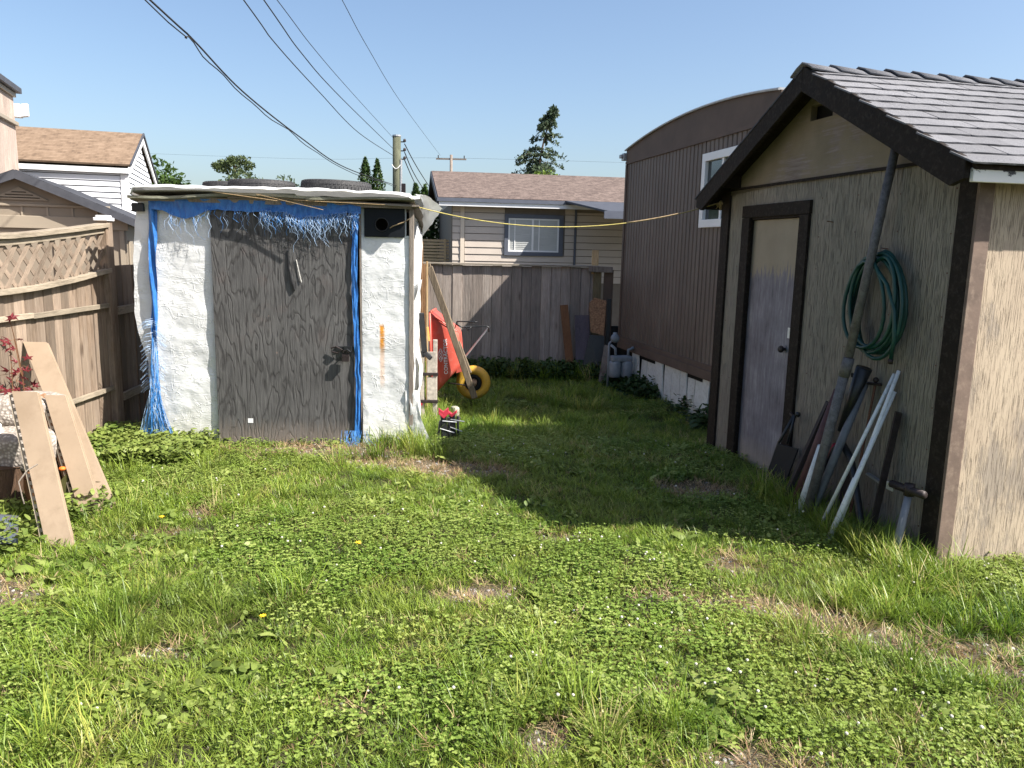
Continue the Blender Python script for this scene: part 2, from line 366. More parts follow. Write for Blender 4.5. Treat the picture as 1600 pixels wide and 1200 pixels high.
def m_shingle(name, c1, c2, grit=300, c3=None, rows=None):
    n = NT(name); co = n.coord('Object', not rows)
    g = n.noise(co, grit, 3, .8)
    if rows:
        ex, wd = rows
        xyz = n.sep(co); row = n.math('FLOOR', n.math('DIVIDE', xyz[1], ex)); fr_ = n.math('FRACT', n.math('DIVIDE', xyz[1], ex))
        cb = n.t.nodes.new('ShaderNodeCombineXYZ'); n.set(cb.inputs[0], n.math('DIVIDE', xyz[0], wd)); n.set(cb.inputs[1], n.math('MULTIPLY', row, 7.31))
        st = n.noise(cb.outputs[0], 1.6, 3, .8)
        col = n.ramp(st, [(.36, tuple(v*.7 for v in c1)), (.5, c3 or c2), (.64, c2)])
        col = n.mix(n.ramp(fr_, [(.0, .75), (.16, 0.0)]), col, tuple(v*.3 for v in c1))
        col = n.mix(.3, col, n.ramp(n.noise(co, 40, 4, .8), [(.35, c1), (.65, c2)]))
        n.bump(fr_, -.008)
    else:
        col = n.ramp(g, [(.38, c1), (.62, c2)])
        r = n.rand(); cc = n.t.nodes.new('ShaderNodeVectorMath'); cc.operation = 'SCALE'; n.t.links.new(col, cc.inputs[0]); n.t.links.new(n.math('MULTIPLY_ADD', r, .28, .86), cc.inputs['Scale']); col = cc.outputs[0]
        n.bump(g, .002)
    return n.fin(col, .9, 0, .2)
def m_peelwhite():
    n = NT('peeling_white_fascia'); co = n.coord('Object', False); z = n.sep(co)[2]
    g = n.noise(n.map(co, (.35,1,1)), 26, 5, .7, .4)
    f = n.math('MULTIPLY_ADD', n.math('SUBTRACT', z, 2.20), -7.0, n.math('MULTIPLY', g, 1.3))
    mk = n.ramp(f, [(.66, 0.0), (.70, 1.0)])
    col = n.mix(mk, n.ramp(g, [(.4, (.05,.05,.055)), (.7, (.17,.17,.175))]), (.72,.71,.68))
    n.bump(mk, .003); return n.fin(col, .6, 0, .3)
def m_ground():
    n = NT('lawn_soil'); co = n.coord('Object', False)
    a = n.noise(co, 2.2, 6, .65); b = n.noise(co, 55, 5, .75); c = n.noise(co, 14, 5, .7)
    soil = n.ramp(b, [(.32, (.05,.038,.026)), (.5, (.13,.10,.07)), (.7, (.25,.21,.16))])
    moss = n.ramp(b, [(.3, (.018,.024,.007)), (.7, (.05,.055,.018))])
    col = n.mix(n.ramp(n.math('MULTIPLY_ADD', c, .4, a), [(.45, .35), (.8, .95)]), soil, moss)
    st = n.vor(co, 70); sm = n.math('MULTIPLY', n.ramp(st, [(.0, 1.0), (.34, 0.0)]), n.attr('gravel'))
    col = n.mix(sm, col, (.32,.29,.27)); col = n.mix(n.math('MULTIPLY', n.attr('gravel'), .35), col, (.24,.19,.15))
    n.bump(n.math('ADD', b, n.math('MULTIPLY', sm, .6)), .012)
    return n.fin(col, .95, 0, .15)
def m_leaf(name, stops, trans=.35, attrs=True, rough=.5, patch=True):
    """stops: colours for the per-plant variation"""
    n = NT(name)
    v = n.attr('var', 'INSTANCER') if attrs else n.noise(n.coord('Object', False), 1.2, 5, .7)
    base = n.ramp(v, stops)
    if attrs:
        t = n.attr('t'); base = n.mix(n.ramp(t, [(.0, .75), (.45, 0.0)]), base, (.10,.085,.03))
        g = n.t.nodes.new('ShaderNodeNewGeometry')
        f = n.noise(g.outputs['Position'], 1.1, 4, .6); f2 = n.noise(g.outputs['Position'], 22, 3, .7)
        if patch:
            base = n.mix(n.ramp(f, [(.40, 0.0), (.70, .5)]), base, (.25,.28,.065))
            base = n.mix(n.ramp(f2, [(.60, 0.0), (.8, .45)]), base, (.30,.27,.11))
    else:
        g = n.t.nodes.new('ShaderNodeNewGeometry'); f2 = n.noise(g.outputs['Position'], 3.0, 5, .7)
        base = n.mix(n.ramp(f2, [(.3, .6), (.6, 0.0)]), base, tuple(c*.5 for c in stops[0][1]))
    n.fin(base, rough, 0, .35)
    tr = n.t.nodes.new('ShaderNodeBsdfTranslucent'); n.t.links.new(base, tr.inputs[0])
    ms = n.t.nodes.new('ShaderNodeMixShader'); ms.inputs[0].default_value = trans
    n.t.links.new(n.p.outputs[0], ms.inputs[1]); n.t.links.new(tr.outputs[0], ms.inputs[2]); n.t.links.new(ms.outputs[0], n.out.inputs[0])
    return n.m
def m_fleece():
    n = NT('speckled_fleece'); co = n.coord('Object', False)
    v = n.vor(co, 48); w = n.noise(co, 60, 4, .7)
    col = n.ramp(n.math('MULTIPLY_ADD', w, .5, v), [(.25, (.56,.51,.45)), (.85, (.23,.20,.175))])
    n.bump(v, -.006); return n.fin(col, .95, 0, .1)
M['wall'] = m_shedwall(); M['wall_shaded'] = m_shedwall(1); M['gable'] = m_gable(); M['door'] = m_door(); M['ply'] = m_plywood()
M['tarp'] = m_tarp(); M['tarp_s'] = m_tarp(True); M['blue'] = m_blue()
M['shingle'] = m_shingle('grey_shingle', (.07,.07,.078), (.245,.245,.26), 380)
M['roof_tan'] = m_shingle('tan_shingles', (.145,.098,.066), (.245,.175,.122), 200, (.19,.132,.09), (.10, .33))
M['roof_brown'] = m_shingle('brown_shingles', (.085,.062,.055), (.19,.145,.125), 200, (.12,.09,.078), (.11, .35))
M['roof_dark'] = m_shingle('dark_shingles', (.035,.037,.045), (.075,.078,.09), 200, (.055,.057,.066), (.14, .3))
M['peel'] = m_peelwhite(); M['ground'] = m_ground(); M['fleece'] = m_fleece()
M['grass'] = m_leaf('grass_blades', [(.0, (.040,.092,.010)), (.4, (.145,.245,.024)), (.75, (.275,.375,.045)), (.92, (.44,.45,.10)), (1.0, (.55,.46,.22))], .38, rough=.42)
M['dry'] = m_leaf('dry_grass', [(0, (.33,.20,.11)), (1, (.50,.38,.22))], .25, patch=False)
M['clover'] = m_leaf('clover_leaf', [(.0, (.10,.17,.022)), (.6, (.18,.27,.045)), (1.0, (.32,.39,.10))], .3)
M['weed'] = m_leaf('weed_leaf', [(.0, (.10,.16,.028)), (.6, (.20,.265,.055)), (1.0, (.30,.36,.10))], .35)
M['darkweed'] = m_leaf('dark_weed_leaf', [(0, (.022,.05,.014)), (1, (.055,.10,.026))], .25, patch=False)
M['cedar'] = m_leaf('cedar_foliage', [(.3, (.028,.06,.014)), (.7, (.075,.13,.028))], .2, False)
M['spruce'] = m_leaf('spruce_foliage', [(.3, (.055,.085,.045)), (.7, (.12,.16,.09))], .25, False)
M['tree'] = m_leaf('tree_foliage', [(.3, (.035,.07,.014)), (.7, (.09,.15,.03))], .3, False)
M['tree_far'] = m_leaf('far_tree_foliage', [(.3, (.06,.085,.03)), (.7, (.11,.145,.055))], .3, False)
M['tree_lime'] = m_leaf('lime_tree_foliage', [(.3, (.10,.16,.02)), (.7, (.20,.28,.045))], .3, False)
M['maple'] = m_leaf('maple_leaf', [(.3, (.13,.022,.03)), (.7, (.30,.05,.055))], .3, False)

# ================================================================ ground
def ss(t): t = max(0.0, min(1.0, t)); return t*t*(3-2*t)
def gz(x, y):
    return -.13*ss((y-6.6)/2.0) + .018*nz(x*.9, y*.9) + .008*nz(x*3.1, y*3.1, 4)
DIRT = [(-1.55,6.55,.85,.22,0), (-.75,6.15,.75,.16,-.1), (1.26,4.22,.22,.17,0), (1.35,3.68,.42,.12,-.25), (1.75,3.34,.35,.09,-.3), (2.15,3.08,.3,.10,-.2),
        (-.11,3.77,.22,.12,.2), (.88,2.44,.28,.12,0), (.19,2.57,.2,.09,.2), (1.45,5.65,.4,.22,0), (-.45,6.0,.5,.2,-.2), (-2.05,4.87,.14,.09,0), (-2.55,3.6,.3,.25,0), (.9,3.75,.25,.08,-.1), (-2.1,4.5,.16,.07,.2), (1.6,3.52,.75,.07,-.35), (2.3,3.3,.22,.07,-.1), (.6,2.9,.14,.06,.1), (-.6,2.75,.14,.05,0), (-1.5,3.1,.16,.07,.3), (.35,4.6,.2,.06,0)]
def dirt(x, y):
    m = 0
    for cx, cy, rx, ry, a in DIRT:
        dx, dy = x-cx, y-cy; u = (dx*cos(a)+dy*sin(a))/rx; v = (-dx*sin(a)+dy*cos(a))/ry
        d = u*u+v*v
        if d < 2.2: m = max(m, 1-ss((d-.35+.9*nz(x*7, y*7))/1.0))
    return m
xs = np.unique(np.concatenate([np.linspace(-5, 5, 161), np.linspace(-14, 14, 57), [-900,-300,-100,-50,-25,25,50,100,300,900]]))
ys = np.unique(np.concatenate([np.linspace(1, 9, 161), np.linspace(-4, 14, 46), [-60,-20,-10,20,30,50,100,300,1500]]))
g = MB(); gv = [(x, y, gz(x, y)) for y in ys for x in xs]; nx = len(xs)
g.add(gv, [(j*nx+i, j*nx+i+1, (j+1)*nx+i+1, (j+1)*nx+i) for j in range(len(ys)-1) for i in range(nx-1)])
go = g.build('ground', M['ground'], smooth=True); tag(go, kind='structure')
at = go.data.attributes.new('gravel', 'FLOAT', 'POINT'); at.data.foreach_set('value', [dirt(v[0], v[1]) for v in gv])

# ================================================================ garden shed (right)
A12 = radians(12)
sh = thing('garden_shed', 'beige garden shed with peeling paint, dark brown trim and grey shingle roof', 'shed', (2.46,4.28,0), A12)
def zr(y, off=0): return 3.03 + off - .487*abs(y-1.43)       # roof line of the gable
w = MB()
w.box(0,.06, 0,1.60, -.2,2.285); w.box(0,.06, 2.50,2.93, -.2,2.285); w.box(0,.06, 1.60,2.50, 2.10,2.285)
w.build('wall', M['wall_shaded'], sh)
w = MB(); w.box(.06,3.2, 0,.06, -.2,2.2); w.box(.06,3.2, 2.87,2.93, -.2,2.2); w.box(3.14,3.2, .06,2.87, -.2,2.3)
w.build('wall', M['wall'], sh)
gp = MB()
def gpan(ya, yb, za, zb):   # piece of gable between ya,yb ; za/zb bottoms or None ; top follows roof or fixed
    pts = [(-.012,ya,za),(-.012,yb,za)]
    if zb is None:
        pts += [(-.012,yb,zr(yb,-.05))] + ([(-.012,1.43,zr(1.43,-.05))] if ya < 1.43 < yb else []) + [(-.012,ya,zr(ya,-.05))]
    else: pts += [(-.012,yb,zb),(-.012,ya,zb)]
    gp.prism(pts, (.05,0,0))
gpan(-.02,1.27,2.30,None); gpan(1.65,2.95,2.30,None); gpan(1.27,1.65,2.30,2.70); gpan(1.27,1.65,2.805,None)
gp.build('gable_panel', M['gable'], sh)
MB().box(.05,.9,1.2,1.7,2.66,2.84).build('vent_void', M['black_matte'], sh)
MB().box(.0,.045,1.27,1.40,2.702,2.80).build('rafter_end', M['stud'], sh)
MB().box(-.022,-.0125, 0,2.93, 2.282,2.302).build('seam_flashing', M['brown_trim'], sh)
for a_, b_ in ((0,.125),(2.79,2.93)): MB().box(-.022,-.001, a_,b_, -.15,2.28).build('corner_trim', M['brown_trim'], sh, bevel=.003)
MB().box(-.022,.072,-.022,-.001,-.15,2.2).build('corner_trim', M['brown_trim2'], sh, bevel=.003)
for y0, y1, z0, z1 in ((1.55,1.67,-.1,2.045),(2.41,2.535,-.1,2.045),(1.545,2.54,2.048,2.145)):
    MB().box(-.026,-.001,y0,y1,z0,z1).build('door_trim', M['brown_trim'], sh, bevel=.003)
jm = MB(); jm.box(0,.055,1.60,1.672,-.1,2.04); jm.box(0,.055,2.43,2.50,-.1,2.04); jm.box(0,.055,1.672,2.43,2.03,2.10); jm.build('door_jamb', M['brown_trim'], sh)
dr = MB().box(.03,.06,1.675,2.428,-.05,2.025).build('door', M['door'], sh)
kb = MB(); kb.lathe([(0,-.055),(.022,-.055),(.028,-.042),(.026,-.03),(.012,-.022),(.012,0),(.03,0),(.03,.006)], 16, (.03,1.80,1.03), 'x'); kb.build('door_knob', M['dark_metal'], dr, True)
MB().box(.020,.0295,1.745,1.775,1.12,1.20).build('latch_plate', M['pvc'], dr)
hk = MB(); hk.tube([(-.03,1.50,.56),(-.05,1.50,.57),(-.05,1.53,.58)], .012, 6)
hk.build('wall_hook', M['dark_metal'], sh)
for y, z in ((.77,1.86),(.685,1.80),(1.28,1.98),(.95,1.52)): MB().tube([(0,y,z),(-.05,y,z+.005)], .003, 5).build('nail', M['rust'], sh)
MB().lathe([(0,-.003),(.016,-.003),(.016,.0)], 14, (-.0,.914,.97), 'x').build('knot_hole', M['black_matte'], sh)
nm = MB().box(-.0015,.0,-.004,.004,-.004,.004).mesh('nail_head', M['rust'])
for y in (.17,.62,1.03,1.44,2.62,2.76):
    for k in range(9):
        if y == .62 or y == 1.03 or random.random() < .75: inst('nail_head', nm, sh, (0, y+random.uniform(-.006,.006), .18+.245*k+random.uniform(-.02,.02)))
# roof boards, barge, fascia
rf = MB()
for sg in (-1, 1):
    ye = 1.43+sg*1.60
    rf.prism([(-.2,1.43,3.0),(-.2,ye,zr(ye,-.03)),(-.2,ye,zr(ye,-.055)),(-.2,1.43,2.97)], (3.5,0,0))
rf.build('roof_deck', M['brown_trim'], sh)
for sg in (-1, 1):
    ye = 1.43+sg*1.575
    b = MB().prism([(-.235,1.43,zr(1.43,-.012)),(-.235,ye,zr(ye,-.012)),(-.235,ye,zr(ye,-.012)-.10),(-.235,ye-sg*.10,zr(ye,-.012)-.13),(-.235,1.43,zr(1.43,-.012)-.165)], (.034,0,0))
    b.build('barge_board', M['brown_trim'], sh, bevel=.004)
MB().box(-.2,-.01,2.62,2.68,2.30,2.42).build('rafter_tail', M['brown_trim'], sh)
MB().box(-.199,3.25,-.165,-.14,2.135,2.235).build('fascia', M['peel'], sh, bevel=.003)
MB().box(-.19,3.25,-.139,-.0,2.17,2.185).build('soffit', M['brown_trim'], sh)
MB().box(-.199,3.25,2.99,3.015,2.135,2.235).build('fascia', M['brown_trim'], sh)
ang = atan(.487); Ls = 1.60/cos(ang)
pitch = Ls/12
shm = []
for k in range(4):
    m = MB(); wd = .296; 
    def q(u, v, k=k, wd=wd):
        return (u*wd, -v*(pitch*1.25), .012*v + (.004*nz(u*3, v*2, k*7)))
    nu = 5; vs = [q(i/nu, j) for j in (0, 1) for i in range(nu+1)]; vs += [(a, b-(.004*nz(a*9, k)), c-.009) for a, b, c in vs]
    n1 = nu+1; fs = []
    for i in range(nu): fs += [(i, n1+i, n1+i+1, i+1), (n1+i, 3*n1+i, 3*n1+i+1, n1+i+1)]
    fs += [(0, 2*n1, 3*n1, n1), (nu, n1+nu, 3*n1+nu, 2*n1+nu)]
    m.add(vs, fs); shm.append(m.mesh('shingle', M['shingle']))
for r in range(12):
    for c in range(12):
        t = (r)*pitch; x = -.225 + c*.302 - (.15 if r % 2 else 0) 
        if x < -.26: x = -.245
        y = 1.43 - t*cos(ang) + .0; z = 3.008 - t*sin(ang)
        inst('shingle', random.choice(shm), sh, (x + random.uniform(-.002,.002), y - .0, z + .004), (ang + random.uniform(-.004,.004), 0, random.uniform(-.008,.008)))
fr = MB(); fr.prism([(-.24,1.43,3.012),(-.24,3.03,3.012-.487*1.6),(-.24,3.03,3.0-.487*1.6),(-.24,1.43,3.0)], (3.55,0,0)); fr.build('far_slope_shingles', M['roof_dark'], sh)
cm = MB(); 
for a, b in ((0, 1),):
    v = []
    for i, (yy, zz) in enumerate([(-.14,-.066),(-.07,-.026),(0,0),(.07,-.026),(.14,-.066)]):
        v += [(0,yy*1.02,zz+.030),(.30,yy,zz+.004),(0,yy*1.02,zz+.018),(.30,yy,zz-.004)]
    f = []
    for i in range(4): a0 = i*4; f += [(a0,a0+4,a0+5,a0+1),(a0+2,a0+3,a0+7,a0+6),(a0,a0+2,a0+6,a0+4)]
    f += [(0,1,3,2),(16,18,19,17)]; cm.add(v, f)
cmm = cm.mesh('ridge_cap', M['shingle'], True)
for i in range(16): inst('ridge_cap', cmm, sh, (-.245+i*.215, 1.43, 3.012+random.uniform(0,.004)), (0,0,random.uniform(-.02,.02)))

# ================================================================ brown trailer
tl = thing('mobile_home', 'dark brown ribbed mobile home with a curved roof and white framed window', 'mobile home', (2.41,7.51,0), A12)
TW = 4.08
def arc(y): return 3.235-.085*y/TW+.145*(1-((y-TW/2)/(TW/2))**2)
WY0, WY1, WZ0, WZ1 = .60, 1.54, 2.03, 2.83
def rib(y0, y1, z0, z1, mb):
    y = y0; prof = []
    P = .102
    k0 = int(math.ceil((y0)/P)); ys_ = [y0]
    pts = [(y0, 0)]
    k = k0
    while k*P < y1:
        c = k*P
        for dy, dx in ((-.016,0),(-.008,.013),(.008,.013),(.016,0)):
            if y0 < c+dy < y1: pts.append((c+dy, dx))
        k += 1
    pts.append((y1, 0))
    vs = []; fs = []
    for i, (yy, xx) in enumerate(pts): vs += [(xx,yy,z0),(xx,yy,z1)]
    for i in range(len(pts)-1): fs.append((2*i,2*i+1,2*i+3,2*i+2))
    mb.add(vs, fs)
wl = MB(); rib(0,WY0,.45,2.98,wl); rib(WY1,TW,.45,2.98,wl); rib(WY0,WY1,.45,WZ0,wl); rib(WY0,WY1,WZ1,2.98,wl)
wl.build('ribbed_wall', M['trailer'], tl)
MB().box(.03,.06,0,TW,.3,3.1).build('wall_backing', M['black_matte'], tl)
sw = MB(); sw.box(.06,9,0,.03,.3,3.1); sw.box(.06,9,TW-.03,TW,.3,3.1); sw.box(8.9,9,.03,TW-.03,.3,3.1); sw.build('side_wall', M['trailer'], tl)
ar = [(-.012,TW*i/24,arc(TW*i/24)) for i in range(25)]
up_ = MB(); up_.prism([(-.012,TW,2.99),(-.012,0,2.99)]+ar, (.04,0,0)); up_.build('upper_panel', M['trailer_trim'], tl)
MB().box(-.022,.0,0,TW,2.965,3.0).build('wall_trim', M['trailer_trim'], tl)
rr = MB(); 
for i in range(24):
    a, b = ar[i], ar[i+1]; rr.prism([(-.03,a[1],a[2]),(-.03,b[1],b[2]),(-.03,b[1],b[2]+.02),(-.03,a[1],a[2]+.02)], (9.1,0,0))
rr.build('roof', M['metal_grey'], tl)
ed = MB(); ed.tube([(-.035,a[1],a[2]+.006) for a in ar], .013, 6); ed.build('roof_edge', M['metal_grey'], tl)
for y in (-.03, TW+.03):
    b = MB(); b.box(-.06,.03,y-.05,y+.05,3.02,3.12); b.box(-.10,-.06,y-.035,y+.035,3.05,3.10); b.build('gutter_end', M['metal_grey'], tl, bevel=.008)
for a_, b_ in ((TW-.05,TW+.004),(-.004,.05)): MB().box(-.018,0.0,a_,b_,.535,2.96).build('corner_trim', M['trailer_trim'], tl)
bt = MB(); bt.box(-.03,0,0,TW,.36,.47); bt.box(-.018,0,0,TW,.47,.53); bt.build('bottom_trim', M['trailer_trim'], tl, bevel=.004)
wf = MB()
for b in ((WY0,WY1,WZ1-.085,WZ1),(WY0,WY1,WZ0,WZ0+.085),(WY0,WY0+.085,WZ0+.085,WZ1-.085),(WY1-.085,WY1,WZ0+.085,WZ1-.085)): wf.box(-.035,.01,*b)
wd_ = wf.build('window', M['white_vinyl'], tl, bevel=.004)
MB().box(.005,.012,WY0+.085,WY1-.085,WZ0+.085,WZ1-.085).build('pane', M['glass'], wd_)
MB().box(-.02,.004,1.04,1.08,WZ0+.085,WZ1-.085).build('mullion', M['white_vinyl'], wd_)
y = .02; k = 0
while y < 3.3:
    wdt = random.uniform(.17,.27)
    if not (1.32 < y < 1.45):
        b = MB().box(.02,.035,0,wdt-.012,-.32,.36)
        o = b.build('skirt_board', M['pvc'], tl, loc=(random.uniform(-.02,.02),y,0), rot=(random.uniform(-.03,.03),random.uniform(-.04,.06),0))
    y += wdt
MB().box(.05,.07,0,TW,-.3,.36).build('skirt_void', M['black_matte'], tl)

# gas meter
gm = thing('gas_meter', 'blue-grey gas meter with round regulator beside the brown mobile home', 'gas meter', (1.50,10.75,-.13), A12)
b = MB(); b.lathe([(0,.0),(.075,.0),(.085,.03),(.085,.20),(.07,.23),(0,.23)], 18, (-.085,0,.16)); b.lathe([(0,.0),(.075,.0),(.085,.03),(.085,.20),(.07,.23),(0,.23)], 18, (.085,0,.16)); b.build('meter_body', M['meter'], gm, True)
MB().box(-.15,.15,-.07,.07,.38,.46).build('meter_top', M['meter'], gm, bevel=.02)
b = MB(); b.tube([(-.16,.06,-.05),(-.16,.06,.62),(-.10,.06,.68)], .018, 8); b.tube([(.10,0,.45),(.10,0,.54),(.17,.0,.56),(.2,.1,.56)], .02, 8); b.tube([(-.08,0,.45),(-.09,0,.56),(-.14,.05,.60)], .02, 8); b.build('pipe', M['meter'], gm, True)
b = MB(); b.lathe([(0,-.04),(.045,-.04),(.062,-.012),(.062,.012),(.045,.03),(0,.03)], 18, (-.10,0,.70), 'y'); b.tube([(-.10,0,.70),(-.10,.0,.78)], .03, 10); b.build('regulator', M['meter'], gm, True)

# ================================================================ tarp shed
TA = radians(2.96)
ts = thing('tarp_shed', 'homemade shed wrapped in white tarp with a weathered plywood door and torn blue tarp edging', 'shed', (-2.597,6.749,0), TA)
def wrinkle(x, z, k=0):
    a = fbm(x*2.6+k, z*3.4, k*3, 4); b = abs(nz(x*5+z*1.6+k, z*6.5-x*2, k+9)); c = abs(nz(x*11-z*5, z*9+x*4, k+2))
    return .009*a + .005*(.35-b) + .003*(.3-c)
def panel(x0, x1, z0, z1, k=0, lfn=None, yfn=None, nu=60, nv=110, amp=1.0):
    m = MB()
    def f(u, v):
        z = z0+(z1-z0)*v; xa = x0 if lfn is None else lfn(z); x = xa+(x1-xa)*u
        e = min(1, min(u, 1-u)*9) if True else 1
        y = -.012 - amp*wrinkle(x, z, k)*(.35+.65*e) + (yfn(x, z) if yfn else 0)
        return (x, y, z)
    return m.grid(f, nu, nv)
def lefte(z):   # bulging left outline
    pts = [(-.2,-.575),(.3,-.55),(.72,-.555),(.95,-.62),(1.1,-.645),(1.6,-.63),(1.9,-.60),(2.05,-.57),(2.12,-.55)]
    for (a, b), (c, d) in zip(pts, pts[1:]):
        if z <= c: t = (z-a)/(c-a); return b+(d-b)*t + .012*nz(z*9, 3)
    return pts[-1][1]
panel(-.6,.035,-.15,2.09,0,lefte).build('tarp_panel', M['tarp'], ts, True)
panel(1.285,1.70,-.12,1.84,5,yfn=lambda x, z: -.03*ss((.35-z)/.4)).build('tarp_panel', M['tarp_s'], ts, True)
b = MB(); b.box(1.285,1.335,-.002,.03,1.82,2.08); b.box(1.285,1.70,-.002,.03,2.065,2.10); b.box(1.635,1.665,-.002,.02,1.82,2.07); b.build('tarp_strip', M['tarp'], ts)
# lower right tarp corner skirt
m = MB(); m.grid(lambda u, v: (1.66+.10*u+.16*u*(1-v)**2, -.02-.05*(1-v)*u+.02*nz(u*4, v*5), .0+.5*v), 8, 12); m.build('tarp_skirt', M['tarp'], ts, True)
# side walls
m = MB(); m.grid(lambda u, v: (1.715+.03*fbm(u*3, v*4, 2)+.035*(1-v)*sin(u*5), .02+1.2*u, -.15+(2.2-.13*u)*v), 40, 50); m.build('side_tarp', M['tarp'], ts, True)
m = MB(); m.grid(lambda u, v: (-.56+.02*fbm(u*3, v*4, 5)+ (lefte(-.1+2.1*v)+.56)*(1-u), .0+1.2*u, -.15+(2.2-.13*u)*v), 30, 40); m.build('side_tarp', M['tarp'], ts, True)
MB().box(-.55,1.69,1.17,1.20,-.15,1.92).build('back_wall', M['ply'], ts)
# striped bit on the right side
b = MB()
def sfab(u, v): return (1.735+.035*sin(v*6+1)+.02*nz(u*3, v*6), .12+.5*u, .45+1.0*v)
b.grid(sfab, 8, 30); so_ = b.build('striped_cloth', M['tarp'], ts, True)
b = MB()
for v0, v1 in ((.46,.53),(.58,.62),(.63,.75)):
    b.grid(lambda u, v: tuple(np.array(sfab(u, v0+(v1-v0)*v+.1*u))+np.array((.004,-.002,0))), 8, 4)
b.build('cloth_stripe', m_plain('faded_red_print', (.36,.09,.07), .7, 0, .2, 20), so_, True)
# studs
b = MB().beam((1.705,.0,-.1),(1.712,.0,2.14),.038,.06); b.build('corner_stud', M['stud'], ts, bevel=.003)
b = MB().box(1.268,1.284,-.012,.02,.0,2.09); b.build('door_jamb', M['stud'], ts)
# door
dr = MB().box(0,1.19,-.04,-.022,0,2.05).build('plywood_door', M['ply'], ts, loc=(.03,-.004,0), rot=(0,0,0), bevel=.002)
MB().box(.255,.30,-.0425,-.0405,.195,.235).build('sticker', M['white_trim'], dr)
b = MB(); b.tube([(.64,-.046,1.70),(.645,-.05,1.55),(.67,-.05,1.42),(.69,-.05,1.36)], [.004,.007,.013,.011], 5); b.build('tarp_shred', M['black_plastic'], dr)
b = MB(); b.tube([(.71,-.046,1.62),(.735,-.05,1.50),(.75,-.05,1.43)], .0035, 4); b.build('tarp_shred', M['cloth_white'], dr)
hs = MB(); hs.box(1.06,1.27,-.058,-.042,.845,.885); hs.box(1.13,1.20,-.075,-.058,.84,.89); hs.tube([(1.165,-.08,.86),(1.165,-.11,.865),(1.19,-.115,.85),(1.19,-.09,.84)], .008, 6)
hs.build('hasp', M['black_plastic'], ts, bevel=.002)
pl = MB(); pl.box(1.12,1.18,-.11,-.078,.76,.82); pl.tube([(1.13,-.094,.82),(1.13,-.094,.85),(1.17,-.094,.86),(1.172,-.094,.82)], .005, 6); pl.tube([(1.02,-.07,.87),(1.07,-.08,.885),(1.12,-.08,.86),(1.08,-.08,.83),(1.03,-.075,.84)], .007, 5)
pl.build('padlock', M['dark_metal'], ts, bevel=.003)
# added black sheets stand in for the unlit interior
MB().box(.0,1.25,.03,.04,0,2.07).build('interior_dark_sheet', M['black_matte'], ts)
MB().box(1.29,1.67,.20,.215,1.70,2.07).build('interior_dark_sheet', M['black_matte'], ts)
# blue tarp top strip
def bz(x): return 2.085 - .008*x
def blow(x):
    base = 2.012+.012*nz(x*4, 1)+.012*nz(x*15, 2)
    if -.35 < x < .02: base -= .07*sin(pi*(x+.35)/.37)
    if x > .55: base -= .035*sin(pi*min(1, (x-.55)/.55))+.02*nz(x*7, 6)
    return base
def btop(u, v):
    x = -.45+1.74*u; a = blow(x); b_ = bz(x)+.02; z = a+(b_-a)*v
    return (x, -.062-.018*nz(x*8, z*12, 3)-.012*(1-v), z)
MBb = MB().grid(btop, 120, 8); bt_ = MBb.build('blue_tarp_strip', M['blue'], ts, True)
def lb(u, v):
    z = .55+1.53*v; cx = -.435 + .0*z - .055*(1-v); wdt = .060*(v) + .035*(1-v) + .01*nz(z*6, 7)
    return (cx+wdt*(u-.5)*1.2, -.05-.02*sin(u*pi*2+z*9)*.8-.01*nz(u*3, z*7), z)
MB().grid(lb, 10, 60).build('blue_tarp_strip', M['blue'], ts, True)
def rb(u, v):
    z = .0+2.06*v; cx = 1.235+.012*sin(z*3.1)+.012*v; wdt = .048+.02*(1-v)*nz(z*2, 3)+.012*nz(z*7, 5)
    return (cx+wdt*(u-.5), -.066-.014*nz(u*4, z*8, 5), z)
MB().grid(rb, 8, 80).build('blue_tarp_strip', M['blue'], ts, True)
# fringe
M['fringe'] = m_plain('blue_threads', (.05,.20,.50), .5, 0, .5, 60)
M['fringe2'] = m_plain('pale_threads', (.30,.42,.60), .5, 0, .3, 60)
def fringe(n, xr, lens, mat, parent, dens=None):
    b = MB()
    for i in range(n):
        x = random.uniform(*xr)
        if dens and random.random() > dens(x): continue
        z = blow(x)+.01; L = random.uniform(*lens)*(1 if random.random() < .8 else 1.5); yy = -.07-random.uniform(0,.015)
        dx = random.gauss(.1,.35); cu = random.gauss(0,.55); oy = random.uniform(-.25,.12)
        pts = []
        for k in range(6):
            t = k/5; pts.append((x+L*(dx*t*.5+cu*t*t*.35+.08*sin(t*9+i)), yy+oy*L*t-.02*sin(t*3), z-L*t*(1-.25*abs(cu)*t)))
        r = random.choice((.0007,.0009,.0013))
        b.tube(pts, [r]*5+[r*.5], 3, False)
    o = b.build('frayed_threads', mat, parent); tag(o, kind='stuff'); return o
dn = lambda x: .16 if x < .05 else (.12 if x < .45 else .8)
fringe(460, (-.38,1.27), (.04,.15), M['fringe'], bt_, dn)
fringe(460, (-.38,1.27), (.05,.20), M['fringe2'], bt_, dn)
b = MB(); b2 = MB()
for i in range(520):
    t0 = random.uniform(0,1); z = .95-.45*t0; x = -.47+random.uniform(-.02,.02); L = z-.0-random.uniform(-.04,.12)
    ex = random.gauss(-.02,.05)+.07*random.random(); pts = []
    for k in range(6):
        t = k/5; pts.append((x-.015*t+ex*t**1.7+.008*sin(7*t+i), -.07-random.uniform(0,.003)-.05*sin(pi*min(1, t*1.1))*random.uniform(.4,1)-.035*t, z-L*t))
    (b if i % 3 else b2).tube(pts, .0022, 3, False)
